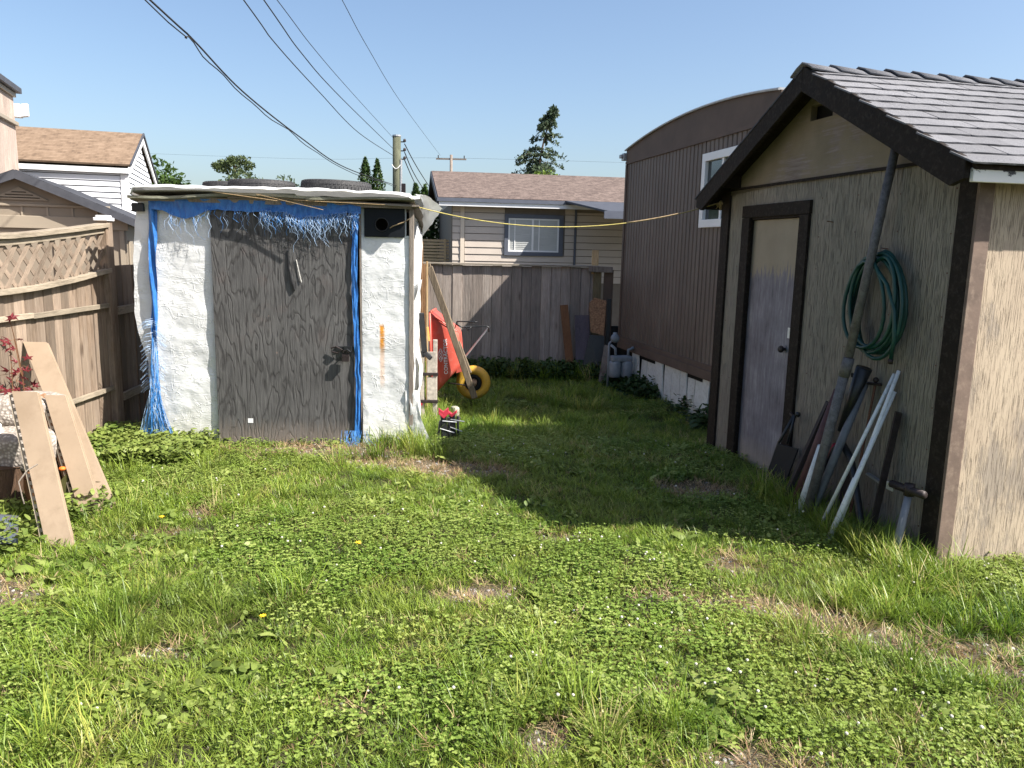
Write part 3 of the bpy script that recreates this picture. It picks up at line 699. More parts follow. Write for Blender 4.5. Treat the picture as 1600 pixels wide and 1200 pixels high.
for i in range(120):
    z = random.uniform(.5,1.1); s_ = random.choice((-1,1)); L = random.uniform(.04,.12)
    b2.tube([(-.45-.03, -.06, z),(-.45-.03+s_*L*.6, -.09, z-.01),(-.45-.03+s_*L, -.09, z-L*.5)], .0012, 3, False)
tag(b.build('frayed_threads', M['fringe'], ts), kind='stuff'); tag(b2.build('frayed_threads', M['fringe2'], ts), kind='stuff')
b = MB()
for i in range(30):
    x = random.gauss(1.21,.05); b.tube([(x,-.07,.14),(x+random.gauss(0,.02),-.10,.06),(x+random.gauss(0,.05),-.12,.0)], .0012, 3, False)
tag(b.build('frayed_threads', M['fringe'], ts), kind='stuff')
# black panel with hole
bp = MB(); n_ = 28; ring_o = []; hx, hz, hr = 1.462, 1.93, .055
for k in range(n_):
    a = 2*pi*k/n_; c_, s_ = cos(a), sin(a); m_ = 1e9
    if c_ > 1e-6: m_ = min(m_, (1.655-hx)/c_)
    if c_ < -1e-6: m_ = min(m_, (1.312-hx)/c_)
    if s_ > 1e-6: m_ = min(m_, (2.068-hz)/s_)
    if s_ < -1e-6: m_ = min(m_, (1.825-hz)/s_)
    ring_o.append((hx+c_*m_, hz+s_*m_, hx+c_*hr, hz+s_*hr))
vs = []
for X, Z, x, z in ring_o: vs += [(X,-.03,Z),(x,-.03,z),(x,-.012,z),(X,-.012,Z)]
fs = []
for k in range(n_): a, c_ = 4*k, 4*((k+1) % n_); fs += [(a,c_,c_+1,a+1),(a+1,c_+1,c_+2,a+2),(a,a+3,c_+3,c_)]
bp.add(vs, fs); bp.build('black_panel', M['navy_plastic'], ts)
b = MB()
for cx, cz in ((1.312,2.068),(1.655,2.068),(1.312,1.825),(1.655,1.825)):
    sx = 1 if cx < 1.5 else -1; sz = 1 if cz < 1.9 else -1
    b.add([(cx,-.029,cz),(cx+sx*.12,-.029,cz),(cx,-.029,cz+sz*.08)], [(0,1,2) if sx*sz > 0 else (0,2,1)])
b.build('panel_corner', M['navy_plastic'], ts)
b = MB(); b.tube([(1.462+.055*cos(2*pi*k/24), -.033, 1.93+.055*sin(2*pi*k/24)) for k in range(25)], .005, 5, False); b.build('hole_rim', M['black_plastic'], ts, True)
# roof
def warp(x, y, k): return .018*nz(x*1.7+k, y*1.3, k)+.012*sin(x*2.2+k)
for k, (x0, x1, y0, zt, th, mt) in enumerate(((-.60,1.05,-.14,2.128,.020,'board_green'),(.2,1.78,-.10,2.108,.014,'stud'),(-.58,.75,-.11,2.150,.010,'board_green'),(.85,1.74,-.145,2.140,.018,'board_green'))):
    b = MB(); nu = 24
    def top(i, s): x = x0+(x1-x0)*i/nu; return x
    vs = []; fs = []
    for i in range(nu+1):
        x = x0+(x1-x0)*i/nu; yy = y0+.02*nz(x*6, k); z = zt+warp(x, 0, k)+.015*sin(pi*(x+.6)/2.4)
        vs += [(x,yy,z),(x,1.3,z-.17),(x,1.3,z-.17-th),(x,yy,z-th)]
    for i in range(nu):
        a = 4*i
        for j in range(4): fs.append((a+j, a+(j+1) % 4, a+4+(j+1) % 4, a+4+j))
    fs += [(0,3,2,1),(4*nu,4*nu+1,4*nu+2,4*nu+3)]
    b.add(vs, fs).build('roof_sheet', M[mt], ts)
b = MB(); b.beam((-.55,-.04,2.10),(1.72,-.04,2.085),.05,.04,(0,1,0)); b.build('roof_beam', M['stud'], ts)
b = MB(); b.beam((.45,-.15,2.15),(1.0,-.20,2.035),.012,.004,(0,1,0)); b.beam((.1,-.15,2.16),(.62,-.16,2.10),.02,.005,(0,1,0)); b.beam((.75,-.14,2.11),(1.5,-.15,2.09),.014,.004,(0,1,0)); b.build('splinter', M['fresh_wood'], ts)
def rt_(u, v):
    x = -.63+2.42*u; y = -.17+1.5*v+.03*nz(x*3, 2)
    z = 2.20+.022*sin(pi*u)+.018*nz(x*2.2, y*2, 1)+.008*nz(x*9, y*7, 4)-.16*v
    if v < .03: z -= .028+.014*nz(x*5, 8)
    if u < .03: z -= .05
    if u > .97: z -= .02
    return (x, y, z)
MB().grid(rt_, 110, 50).build('roof_tarp', M['tarp'], ts, True)
def flap(u, v):   # loose corner hanging off to the right
    a = Vector((1.74,-.02,2.19)); b_ = Vector((1.76,.75,2.17)); c_ = Vector((1.97,.12,2.08)); d_ = Vector((1.78,.35,1.84))
    p = a.lerp(b_, u).lerp(c_.lerp(d_, u), v); return (p.x+.02*nz(u*4, v*5, 3), p.y, p.z+.02*nz(u*5, v*4, 8)+.04*sin(pi*v)*(1-u))
MB().grid(flap, 16, 16).build('tarp_flap', M['tarp'], ts, True)
MB().box(-.60,-.50,-.07,-.03,1.99,2.06).build('metal_bracket', M['black_plastic'], ts, bevel=.01)
b = MB(); b.tube([(1.47,.02,1.87),(1.56,-.05,1.92),(1.64,-.05,1.95),(1.70,-.04,1.985)], .005, 5); b.build('old_rope_end', M['rope_old'], ts)

# tyres on its roof
def tyre(name, label, cx, cy, R, T, zc, tilt=0, grp=None):
    t = thing(name, label, 'tyre', (0,0,0), 0, grp)
    c = Matrix.Rotation(TA, 4, 'Z') @ Vector((cx, cy, 0)) + Vector((-2.597, 6.749, 0)); t.location = (c.x, c.y, zc); t.rotation_euler = (tilt,0,TA+random.uniform(0,2))
    b = MB(); h = T/2; b.lathe([(R*.60,-h*.75),(R*.66,-h),(R*.92,-h*.98),(R*.985,-h*.75),(R*.985,h*.75),(R*.92,h*.98),(R*.66,h),(R*.60,h*.75),(R*.62,0),(R*.60,-h*.75)], 48); b.build('sidewall', M['tyre'], t, True)
    b = MB(); N = 56
    for k in range(N):
        a = 2*pi*k/N
        for z0, z1, o in ((-.92,-.5,0),(-.44,-.03,.5),(.03,.44,0),(.5,.92,.5)):
            aa = a+o*2*pi/N; w_ = .72*pi/N
            vs = []
            for rr_ in (R*.975, R*1.0):
                for da, zz in ((-w_,z0),(w_,z0+.05),(w_,z1),(-w_,z1-.05)):
                    rr2 = rr_*(1-.05*abs(zz)**4); vs.append((rr2*cos(aa+da), rr2*sin(aa+da), zz*h))
            b.add(vs, [(4,5,6,7),(0,1,5,4),(1,2,6,5),(2,3,7,6),(3,0,4,7)])
    tag(b.build('tread_block', M['tyre'], t), kind='stuff')
tyre('tyre', 'old black tyre lying at the left end of the tarp shed roof, half behind another', -.06, .92, .27, .18, 2.222)
tyre('tyre', 'worn black tyre lying flat on the tarp shed roof, middle of the three', .30, .62, .30, .17, 2.228)
tyre('tyre', 'black tyre with chunky tread on the right part of the tarp shed roof', .98, .58, .32, .18, 2.232, .02)

# ================================================================ left fence
lf = thing('lattice_fence', 'weathered cedar board fence topped with diagonal lattice, along the left side', 'fence', (-3.64,7.02,0), 0)
def yint(tab, y):
    for (a, b), (c, d) in zip(tab, tab[1:]):
        if y <= c: return b+(d-b)*(y-a)/(c-a)
    return tab[-1][1]
capz = [(-5,1.74),(-1.39,1.768),(-.93,1.80),(-.46,1.842),(.08,1.893)]
lowz = [(-5,1.36),(-1.44,1.38),(-.98,1.398),(-.54,1.435),(.03,1.496)]
bms = []
for k in range(4):
    b = MB(); w0 = .108+.006*k
    nv = 10; vs = []
    for j in range(nv+1):
        z = j/nv; e = .003*nz(z*4, k); vs += [(0,-w0/2+e+.004,z),(0,w0/2+e*.6-.004,z),(-.006,w0/2+e*.6,z),(-.018,w0/2+e*.6,z),(-.018,-w0/2+e,z),(-.006,-w0/2+e,z)]
    fs = [(5,4,3,2,1,0),tuple(6*nv+q for q in range(6))]
    for j in range(nv):
        a = 6*j
        for i in range(6): fs.append((a+i,a+(i+1)%6,a+6+(i+1)%6,a+6+i))
    b.add(vs, fs); bms.append(b.mesh('board', M['fence_new']))
y = -.045
while y > -4.0:
    top = yint(lowz, y)-.03
    inst('board', random.choice(bms), lf, (random.uniform(-.010,.0), y, -.1), (random.uniform(-.006,.006),0,random.uniform(-.05,.05)), (1,1,top+.1))
    y -= .119
for z0, zz in ((.41,.32),(1.155,1.135)):
    ya = .02
    for L in (1.15,1.3,1.6):
        MB().box(.004,.034,ya-L,ya-.005,z0,z0+.04).build('rail', M['fence_new_y'], lf, rot=(random.uniform(-.01,.012),0,0), bevel=.003); ya -= L
for tab, x0, x1, dz, nm in ((capz,-.05,.06,.045,'cap_rail'),(lowz,-.03,.055,.05,'lattice_rail'),(capz,-.02,.03,-.045,'lattice_frame')):
    b = MB(); nn = 26; vs = []; fs = []
    for i in range(nn+1):
        yy = -4.0+4.03*i/nn; z = yint(tab, yy)+.004*nz(yy*3, 1); lo, hi = (z-dz*.6, z+dz*.2) if dz > 0 else (z+dz-.03, z-.03)
        vs += [(x0,yy,lo),(x1,yy,lo),(x1,yy,hi),(x0,yy,hi)]
    for i in range(nn):
        a = 4*i
        for j in range(4): fs.append((a+j,a+4+j,a+4+(j+1)%4,a+(j+1)%4))
    fs += [(0,1,2,3),(4*nn+3,4*nn+2,4*nn+1,4*nn)]
    b.add(vs, fs).build(nm, M['fence_new_y'], lf, bevel=.003)
lat1 = MB().box(-.003,.003,-.02,.02,-.5,.5).mesh('lattice_slat', m_wood('lattice_wood', (.14,.105,.078), (.27,.21,.16), vary=.25))
for sgn, xo in ((1,.012),(-1,.0)):
    y = -4.4
    while y < .4:
        # slat goes from lower rail to cap, 45 degrees, clipped
        y0 = y; y1 = y+sgn*.42; 
        def zz(t): return 1.36+.42*t
        ts_ = [t/20 for t in range(21) if yint(lowz, y0+(y1-y0)*t/20)-.0 <= yint(lowz, y0)+.45*t/20 <= yint(capz, y0+(y1-y0)*t/20)-.03 and -4 < y0+(y1-y0)*t/20 < .02]
        if len(ts_) > 3:
            ta, tb = ts_[0], ts_[-1]; zl = yint(lowz, y0)
            a = Vector((xo, y0+(y1-y0)*ta, zl+.45*ta)); c = Vector((xo, y0+(y1-y0)*tb, zl+.45*tb)); L = (c-a).length; mid = (a+c)/2
            inst('lattice_slat', lat1, lf, mid, (atan2(-(c.y-a.y), (c.z-a.z)),0,0), (1,1,L))
        y += .15
for nm, yy, h, mt in (('post',.06,1.915,'fence_new'),('post',-2.4,1.93,'fence_new')):
    b = MB().box(-.06,.04,yy-.045,yy+.05,-.1,h).build(nm, M[mt], lf, bevel=.004)
    b = MB(); b.box(-.075,.055,yy-.06,yy+.065,h,h+.03); b.prism([(-.06,yy-.045,h+.03),(.04,yy-.045,h+.03),(.04,yy+.05,h+.03),(-.06,yy+.05,h+.03)], (0,0,.02)); b.build('post_cap', M['white_trim'] if yy > 0 else M['fence_new'], lf, bevel=.006)
MB().box(-.02,.045,-.02,.012,.0,1.86).build('trim_strip', M['fence_new'], lf)
# fence going on past the post
lf2 = thing('board_fence', 'dark weathered board fence in the shade left of the tarp shed', 'fence', (-3.64,7.15,0), radians(5))
y = .07
while y < 3.6:
    inst('board', random.choice(bms), lf2, (random.uniform(-.03,-.015), y, -.2), (0,0,0), (1,1,1.72)); y += .13
MB().box(.0,.035,.02,3.6,1.08,1.15).build('rail', M['fence_new_y'], lf2); MB().box(.0,.035,.02,3.6,.28,.35).build('rail', M['fence_new_y'], lf2)

# ================================================================ back fence
BA = radians(1.2)
bf = thing('back_fence', 'grey weathered vertical board fence across the back of the yard', 'fence', (0,11.97,0), BA)
gms = []
for k in range(4):
    w0 = .1475+.001*k; gms.append(MB().prism([(-w0/2,.008,0),(-w0/2+.005,0,0),(w0/2-.005,0,0),(w0/2,.008,0),(w0/2,.02,0),(-w0/2,.02,0)], (0,0,1)).mesh('board', M['fence_grey']))
x = -4.0
while x < 1.18:
    inst('board', random.choice(gms), bf, (x, random.uniform(0,.010), -.25), (random.uniform(-.003,.003),0,random.uniform(-.03,.03)), (1,1,1.745+random.uniform(-.01,.005))); x += .1495
MB().box(-4.1,1.2,.034,.04,-.25,1.49).build('backing_shade', M['fence_grey'], bf)
MB().box(-4.1,1.27,-.045,.075,1.500,1.528).build('cap_rail', M['fence_grey_x'], bf, bevel=.003)
MB().box(1.20,1.32,-.02,.10,-.3,1.47).build('post', M['post_green'], bf, bevel=.005)
MB().box(-1.475,-1.375,-.09,-.048,-.3,1.83).build('post', M['post_brown'], bf, bevel=.004)
MB().box(-1.372,-1.30,-.07,-.03,-.3,1.495).build('post', M['post_brown'], bf, bevel=.004)
MB().box(1.07,1.43,-.10,-.05,1.47,1.56).build('bracket_board', M['stud'], bf, rot=(0,.03,0), bevel=.006)
MB().box(1.17,1.27,.02,.06,1.40,1.76).build('post_stub', M['fresh_wood'], bf, bevel=.003)
MB().box(1.36,1.50,-.02,.04,-.2,1.47).build('filler_board', M['trailer_trim'], bf)
MB().box(1.505,1.95,.0,.04,-.2,.62).build('filler_board', M['black_plastic'], bf)  # added dark board hides the sunlit ground seen through this gap

def lean(name, label, cat, a, b, w, t, mat, group=None, side=(1,0,0), bevel=.003):
    m = MB().beam(a, b, w, t, side); o = m.build(name, mat, bevel=bevel); return tag(o, label, cat, group)
lean('plank', 'rusty brown plank leaning against the back fence', 'plank', (.90,11.75,-.18), (.76,11.91,.93), .12, .02, M['dark_plank'])
lean('plank', 'purple stained wide board leaning on the back fence beside the brown plank', 'plank', (1.08,11.78,-.18), (1.04,11.93,.78), .22, .02, M['purple_plank'])
b = MB(); b.prism([(1.16,11.70,.55),(1.36,11.7,.50),(1.38,11.72,1.02),(1.20,11.72,1.06),(1.12,11.71,.98)], (0,.02,0)); tag(b.build('board_scrap', M['copperish']), 'orange speckled board scrap propped between fence and mobile home', 'scrap board')
lean('plank', 'narrow black board upright beside the orange speckled scrap', 'plank', (1.40,11.62,-.15), (1.415,11.68,1.05), .06, .05, M['black_plastic'])
b = MB(); b.prism([(1.00,11.55,-.15),(1.34,11.5,-.15),(1.36,11.6,.50),(1.14,11.62,.52)], (0,.02,0)); tag(b.build('rubber_sheet', M['black_plastic']), 'black rubber sheet slumped below the orange speckled scrap', 'sheet')
lean('stake', 'short pale wooden stake leaning by the gas meter', 'stake', (1.28,11.1,-.12), (1.37,11.3,.40), .09, .02, M['stud'])

# ================================================================ wheelbarrow
wb = thing('wheelbarrow', 'red plastic wheelbarrow stood on end with a yellow tyre and wooden handles', 'wheelbarrow', (-.93,9.1,-.1), 0)
ox, oy, oz = -.93, 9.1, -.1
def L3(x, y, z): return (x-ox, y-oy, z-oz)
rimq = [(-.955,1.00),(-.63,.79),(-.585,.42),(-.93,.02)]     # side silhouette: rim top, nose.. (x,z)
def side(yoff, inset):
    pts = [(-.955,1.00),(-.64,.775),(-.60,.40),(-.925,.03)]; cx, cz = -.93, .5
    return [L3(pts[0][0], yoff, pts[0][1]), L3(pts[1][0], yoff+inset, pts[1][1]), L3(pts[2][0], yoff+inset, pts[2][1]), L3(pts[3][0], yoff, pts[3][1])]
n_ = side(9.00,.07); f_ = side(9.62,-.07)
# smooth tray from bilinear loft with rounded edges
t_ = MB()
t_.add(n_+f_, [(0,1,2,3),(4,7,6,5),(1,5,6,2),(0,4,5,1),(3,2,6,7)])
tray = t_.build('tray', M['red_plastic'], wb, False)
bv = tray.modifiers.new('b', 'BEVEL'); bv.width = .045; bv.segments = 4; sd = tray.modifiers.new('s', 'SOLIDIFY'); sd.thickness = .008
tray.data.polygons.foreach_set('use_smooth', [True]*5)
rimp = [L3(-.960,8.985,1.01),L3(-.935,8.985,.02),L3(-.935,9.635,.02),L3(-.960,9.635,1.01),L3(-.960,8.985,1.01)]
b = MB(); b.tube(rimp, .014, 8); b.build('rim', M['red_plastic'], wb, True)
b = MB(); b.tube([L3(-.915,8.995,.965),L3(-.655,9.06,.795)], .008, 6); b.build('edge_bead', M['red_plastic'], tray)
tcu = bpy.data.curves.new('lettering', 'FONT'); tcu.body = 'CONTRACTOR'; tcu.size = .058; tcu.align_x = 'CENTER'; tcu.align_y = 'CENTER'; tcu.extrude = .0006; tcu.space_character = 1.05; tcu.offset = .0012
tobj = bpy.data.objects.new('tmp', tcu); COL.objects.link(tobj)
dg = bpy.context.evaluated_depsgraph_get(); tm = bpy.data.meshes.new_from_object(tobj.evaluated_get(dg)); bpy.data.objects.remove(tobj)
tm.materials.clear(); tm.materials.append(M['white_trim'])
# near face plane orientation
pa, pb, pc = Vector(n_[0]), Vector(n_[3]), Vector(n_[1])
upv = (pa-pb).normalized(); nrm = (pc-pa).cross(upv).normalized()
if nrm.y > 0: nrm = -nrm
xa = upv; ya = nrm.cross(xa)
rot = Matrix((xa, ya, nrm)).transposed().to_euler()
cpos = pb.lerp(pa, .48) + (-ya if (-ya).x > 0 else ya)*.165
lo_ = inst('lettering', tm, tray, cpos+nrm*.012, rot)
b = MB(); dirx = (-ya if (-ya).x > 0 else ya); cc = pb.lerp(pa, .50)+dirx*.105+nrm*.012
b.tube([cc+upv*(.075*cos(a)*(1.0 if True else 1))*(1-.0*abs(sin(a)))+dirx*(.032*sin(a)*(1-.55*abs(cos(a)))) for a in [2*pi*k/28 for k in range(29)]], .0035, 4, False)
for q in (-.035, 0, .035): b.tube([cc+upv*(q+.014*cos(a))+dirx*.014*sin(a) for a in [2*pi*k/10 for k in range(11)]], .0035, 4, False)
b.build('emblem', M['white_trim'], tray)
wc = L3(-.465,9.28,.16)
wh = MB(); R = .205; wh.lathe([(.105,-.035),(.12,-.055),(.16,-.062),(.195,-.04),(.207,0),(.195,.04),(.16,.062),(.12,.055),(.105,.035),(.105,-.035)], 40, (0,0,0), 'y'); who = wh.build('wheel', M['yellow_rubber'], wb, True, wc)
b = MB(); b.lathe([(.106,-.03),(.104,.03),(.09,.02),(.05,.01),(.045,.05),(0,.05)], 28, (0,0,0), 'y'); b.build('rim_disc', M['black_plastic'], who, True)
b = MB(); b.lathe([(0,-.075),(.03,-.075),(.045,-.05),(.045,.05)], 16, (0,0,0), 'y'); b.build('hub', m_plain('rusty_hub', (.35,.24,.15), .6, .2, .3, 30), who, True)
for a_, b_, w_ in (((-.43,8.96,.03),(-.965,8.97,1.53),.072),((-.50,9.10,.3),(-1.0,9.12,1.56),.055)):
    MB().beam(L3(*a_), L3(*b_), w_, .045).build('handle', M['handle_wood'], wb, bevel=.006)
b = MB(); b.tube([L3(-.66,9.13,.90),L3(-.62,9.12,.905),L3(-.45,9.12,.905),L3(-.42,9.12,.90)], .008, 6); b.tube([L3(-.66,9.13,.90),L3(-.655,9.14,.86),L3(-.60,9.16,.835),L3(-.42,9.18,.845),L3(-.31,9.18,.85),L3(-.285,9.18,.835),L3(-.285,9.18,.78)], .009, 6)
b.tube([L3(-.56,9.16,.84),L3(-.53,9.16,.80),L3(-.49,9.16,.84)], .007, 6); b.tube([L3(-.69,9.14,.79),L3(-.66,9.13,.90)], .007, 6); b.build('leg_frame', M['black_plastic'], wb, True)
b = MB(); b.tube([L3(-.60,9.14,.42),L3(-.31,9.18,.80)], .006, 5); b.tube([L3(-.60,9.44,.42),L3(-.31,9.44,.80)], .006, 5); b.build('leg_brace', M['metal_grey'], wb)
b = MB(); b.tube([L3(-.60,9.14,.40),L3(-.52,9.14,.30),L3(-.47,9.18,.17)], .012, 6); b.tube([L3(-.75,9.1,.18),L3(-.55,9.13,.15),L3(-.465,9.18,.165)], .008, 6); b.tube([L3(-.465,9.16,.16),L3(-.465,9.44,.16)], .01, 6); b.build('axle_bracket', M['dark_metal'], wb, True)
b = MB(); b.prism([L3(-.62,9.08,.45),L3(-.53,9.08,.42),L3(-.56,9.08,.33),L3(-.66,9.08,.30)], (0,.01,0)); b.build('nose_bracket', M['red_plastic'], wb)

# ladder and tool next to the tarp shed
ld = thing('folding_ladder', 'folded weathered grey ladder standing against the right side of the tarp shed', 'ladder', (-.86,7.95,-.1), radians(4))
for xo in (-.085, .045):
    b = MB(); b.box(xo,xo+.045,-.02,.03,0,.98-.06*(xo > 0)); b.build('rail', M['lad_wood'], ld, bevel=.004)
for k, (z, h) in enumerate(((.30,.24),(.58,.22))): MB().box(-.012+.0,.085,-.035,-.021,z,z+h).build('tread', M['lad_wood'], ld, bevel=.004)
for z in (.27, .555): MB().box(-.1,.10,-.045,-.018,z,z+.03).build('hinge', M['dark_metal'], ld, bevel=.004)
MB().box(-.09,-.06,-.045,-.02,.245,.27).build('strap', M['red_small'], ld)
tb = thing('pry_tool', 'black plastic tool with an orange stripe hung above the ladder by the tarp shed', 'tool', (-.87,7.85,.6), 0)
b = MB(); b.beam((-.055,0,.50),(-.02,0,.10),.055,.045); b.beam((-.02,0,.10),(.05,-.01,.04),.05,.045); b.beam((-.045,0,.12),(-.03,0,.05),.03,.04); b.build('tool_body', M['black_plastic'], tb, bevel=.01)
b = MB(); b.beam((.012,-.01,.36),(.028,-.01,.22),.014,.03); b.build('stripe', m_plain('orange_stripe', (.75,.42,.12), .5), tb)
# posts near corner
lean('wood_strip', 'thin pale wooden strip upright between tarp shed and ladder', 'strip', (-.93,8.45,-.1), (-.94,8.5,1.60), .02, .03, M['fresh_wood'])
# clamps in the grass
for i, (x, y, s_, lab) in enumerate(((-.60,6.98,1.4,'black clamp with crimson jaws standing in tall grass, the nearest one'),(-.53,7.12,1.35,'black clamp with red jaws standing in the grass just behind the nearest one'))):
    c = thing('hand_clamp', lab, 'clamp', (x,y,gz(x,y)), random.uniform(-.3,.3), 'hand clamps standing in the grass')
    b = MB(); b.beam((-.005,0,0),(-.02,0,.19*s_),.055,.04); b.beam((-.075,.0,.0),(-.045,0,.15*s_),.022,.03); b.beam((.04,.0,.02),(.03,.02,.17*s_),.022,.03); b.build('clamp_body', M['black_plastic'], c, bevel=.008)
    b = MB(); b.tube([(-.03,-.02,.15*s_),(.1,-.03,.14*s_)], .006, 5); b.tube([(-.05,-.02,.10*s_),(.08,-.03,.07*s_)], .005, 5); b.build('screw_rod', M['metal_grey'], c)
    for dz in (0,.03) if i == 0 else (0,):
        b = MB(); b.prism([(-.065,-.03,.215*s_+dz),(-.02,-.03,.19*s_+dz),(.025,-.03,.215*s_+dz),(.025,-.03,.195*s_+dz),(-.02,-.03,.165*s_+dz),(-.065,-.03,.195*s_+dz)], (0,.04,0)); b.build('jaw', M['red_small'], c, bevel=.004)
b = MB(); b.tube([(-.62,7.55,.10),(-.58,7.56,.04),(-.50,7.56,.10)], .012, 6); tag(b.build('bent_bracket', M['dark_metal'], smooth=True), 'small bent dark bracket in the grass below the wheelbarrow', 'bracket')
b = MB(); b.box(-.04,.04,-.05,.05,0,.13); o = b.build('stone_block', m_plain('pale_block', (.45,.42,.36), .9, 0, .2, 20, .01, 20), loc=(-.62,8.45,-.1), rot=(0,0,.4), bevel=.02); tag(o, 'pale stone block in the grass under the wheelbarrow tray', 'stone')

# ================================================================ things on the garden shed wall
def SL(x, y, z): 
    v = Matrix.Rotation(A12, 4, 'Z') @ Vector((x, y, 0)); return Vector((v.x+2.46, v.y+4.28, z))
# hose
hs = thing('garden_hose', 'dark green garden hose coiled on a nail on the shed gable wall', 'hose', SL(-.04,.675,1.80), A12)
pts = []; loops = 7; rnd = random.Random(3)
cfg = [(-.03,.27,.33,.0),(.0,.22,.30,.02),(-.07,.20,.335,.01),(.02,.24,.28,.03),(-.06,.25,.345,-.01),(-.10,.19,.31,.0),(.05,.17,.26,.04)]
for i in range(loops):
    cy, ry, rz_, dz = cfg[i]
    for k in range(26):
        a = pi/2+2*pi*k/26; j = (k/26); c2 = cfg[(i+1) % loops]
        cy_, ry_, rr_, dz_ = [cfg[i][q]*(1-j)+c2[q]*j for q in range(4)]
        pts.append((-.012-.011*i+.006*sin(a*2+i), cy_+ry_*cos(a)*(1-.12*sin(a)), -.35+dz_+rr_*sin(a)+.0))
pts += [(-.09,-.25,-.20),(-.085,-.30,-.38),(-.075,-.295,-.52),(-.07,-.26,-.65)]
# smooth
P = [Vector(p) for p in pts]
for _ in range(2): P = [P[0]]+[(P[i-1]+P[i]*2+P[i+1])/4 for i in range(1, len(P)-1)]+[P[-1]]
b = MB(); b.tube(P, .0125, 8); b.build('hose_coil', M['hose'], hs, True)
b = MB(); b.tube([P[-1], P[-1]+(P[-1]-P[-2]).normalized()*.03], .015, 8); b.build('coupling', M['dark_metal'], hs, True)

def rod(name, label, cat, pts, r, mat, n=10, group=None):
    P = [SL(*p) for p in pts]; base = P[0].copy(); b = MB(); b.tube([q-base for q in P], r, n); o = b.build(name, mat, smooth=False, loc=base)
    for pol in o.data.polygons: pol.use_smooth = len(pol.vertices) == 4
    return tag(o, label, cat, group)
pt = thing('steel_pole', 'tall weathered grey pole leaning up to the eave of the garden shed', 'pole', SL(-.30,.845,0), A12)
b = MB(); b.tube([(0,0,0),(.09,-.165,1.10)], [.032,.030], 14); b.build('lower_tube', M['pole'], pt, True)
b = MB(); b.tube([(.085,-.157,1.04),(.24,-.235,2.50)], [.028,.025], 14); b.build('upper_tube', M['pole'], pt, True)
b = MB(); b.tube([(.082,-.15,1.0),(.093,-.17,1.12)], .034, 14); b.build('coupling', M['pole'], pt, True)
b = MB(); b.tube([SL(-.14,.74,.60)-Vector(pt.location), SL(-.09,.635,1.06)-Vector(pt.location)], [.012,.045], 12); 
for i in range(len(b.v)): pass
o = MB(); o.tube([SL(-.14,.80,.62),SL(-.10,.665,1.055)], [.014,.05], 14); tag(o.build('black_funnel', M['black_plastic'], smooth=True), 'black cone shaped funnel tucked behind the tall grey pole', 'funnel')
sv = thing('flat_shovel', 'dark blue-black flat shovel leaning beside the shed door', 'shovel', SL(-.2,1.43,0), A12)
b = MB(); b.prism([(.0,.13,.0),(.0,-.12,.02),(.085,-.155,.375),(.075,.10,.35)], (-.012,0,0)); b.build('blade', M['navy_plastic'], sv, bevel=.004)
b = MB(); b.tube([(.0,.135,.0),(.078,.105,.36),(.14,.03,.58)], .012, 6); b.tube([(.08,.0,.37),(.14,.02,.58)], .010, 6); b.ball((.13,-.03,.60), .02); b.build('shaft', M['black_plastic'], sv, True)
lean('metal_channel', 'dark metal channel leaning on the shed wall right of the shovel', 'channel', SL(-.27,1.19,-.02), SL(-.03,1.10,.75), .075, .03, M['dark_metal'], side=(0.2,1,0))
rod('maroon_pipe', 'maroon brown pipe leaning between the dark channel and the tall pole', 'pipe', [(-.29,1.03,-.02),(-.06,.955,.86)], .035, M['maroon'], 14)
rod('white_downpipe', 'short white pipe end beside the foot of the tall grey pole', 'pipe', [(-.30,.93,-.02),(-.2,.87,.50)], .035, M['pvc'], 12)
rod('grey_pipe', 'thick grey plastic conduit leaning right of the tall pole', 'pipe', [(-.28,.84,-.02),(-.04,.718,.965)], .026, M['grey_pipe'], 14)
rod('red_can', 'small red cylinder standing behind the tall grey pole', 'canister', [(-.10,.92,.36),(-.09,.88,.50)], .03, M['red_small'], 14)
rb = thing('rebar_stake', 'thin rusty rod with a small cross piece at the top, leaning behind the white pipes', 'rod', SL(-.16,.60,0), A12)
b = MB(); b.tube([(0,0,-.02),(.13,.03,1.0)], .008, 7); b.build('shaft', M['rust'], rb)
b = MB(); b.tube([(.11,.08,.955),(.12,-.03,.965)], .010, 6); b.ball((.125,.03,.985), .018); b.build('cross_piece', M['dark_metal'], rb)
rod('curved_tube', 'black curved tube arching low behind the white pipes', 'tube', [(-.12,.93,.30),(-.10,.88,.48),(-.10,.80,.52),(-.11,.70,.46),(-.14,.58,.30),(-.17,.46,.12),(-.2,.38,-.02)], .024, M['black_plastic'], 10)
b = MB(); b.box(0,.03,-.05,.05,0,.36); o = b.build('dark_board', M['dark_metal'], loc=SL(-.09,.78,0), rot=(0,.12,A12)); tag(o, 'short dark board behind the white pipes', 'board')
rod('white_pipe', 'thinner white plastic pipe, leaning furthest to the left at its foot', 'pipe', [(-.36,.625,-.02),(-.03,.47,1.05)], .012, M['pvc'], 12, 'white plastic pipes leaning on the shed')
rod('white_pipe', 'white plastic pipe reaching highest, its lower half against the thicker pipe', 'pipe', [(-.30,.475,.12),(-.03,.435,1.075)], .012, M['pvc'], 12, 'white plastic pipes leaning on the shed')
rod('white_pipe', 'thickest white plastic pipe with a joint midway, its foot nearest the camera', 'pipe', [(-.38,.475,-.02),(-.24,.455,.40),(-.235,.454,.402),(-.04,.445,.945)], [.018,.017,.0155,.015], M['pvc'], 12, 'white plastic pipes leaning on the shed')
ai = thing('angle_iron', 'dark angle iron leaning upright on the shed wall right of the white pipes', 'angle iron', SL(-.16,.36,0), A12)
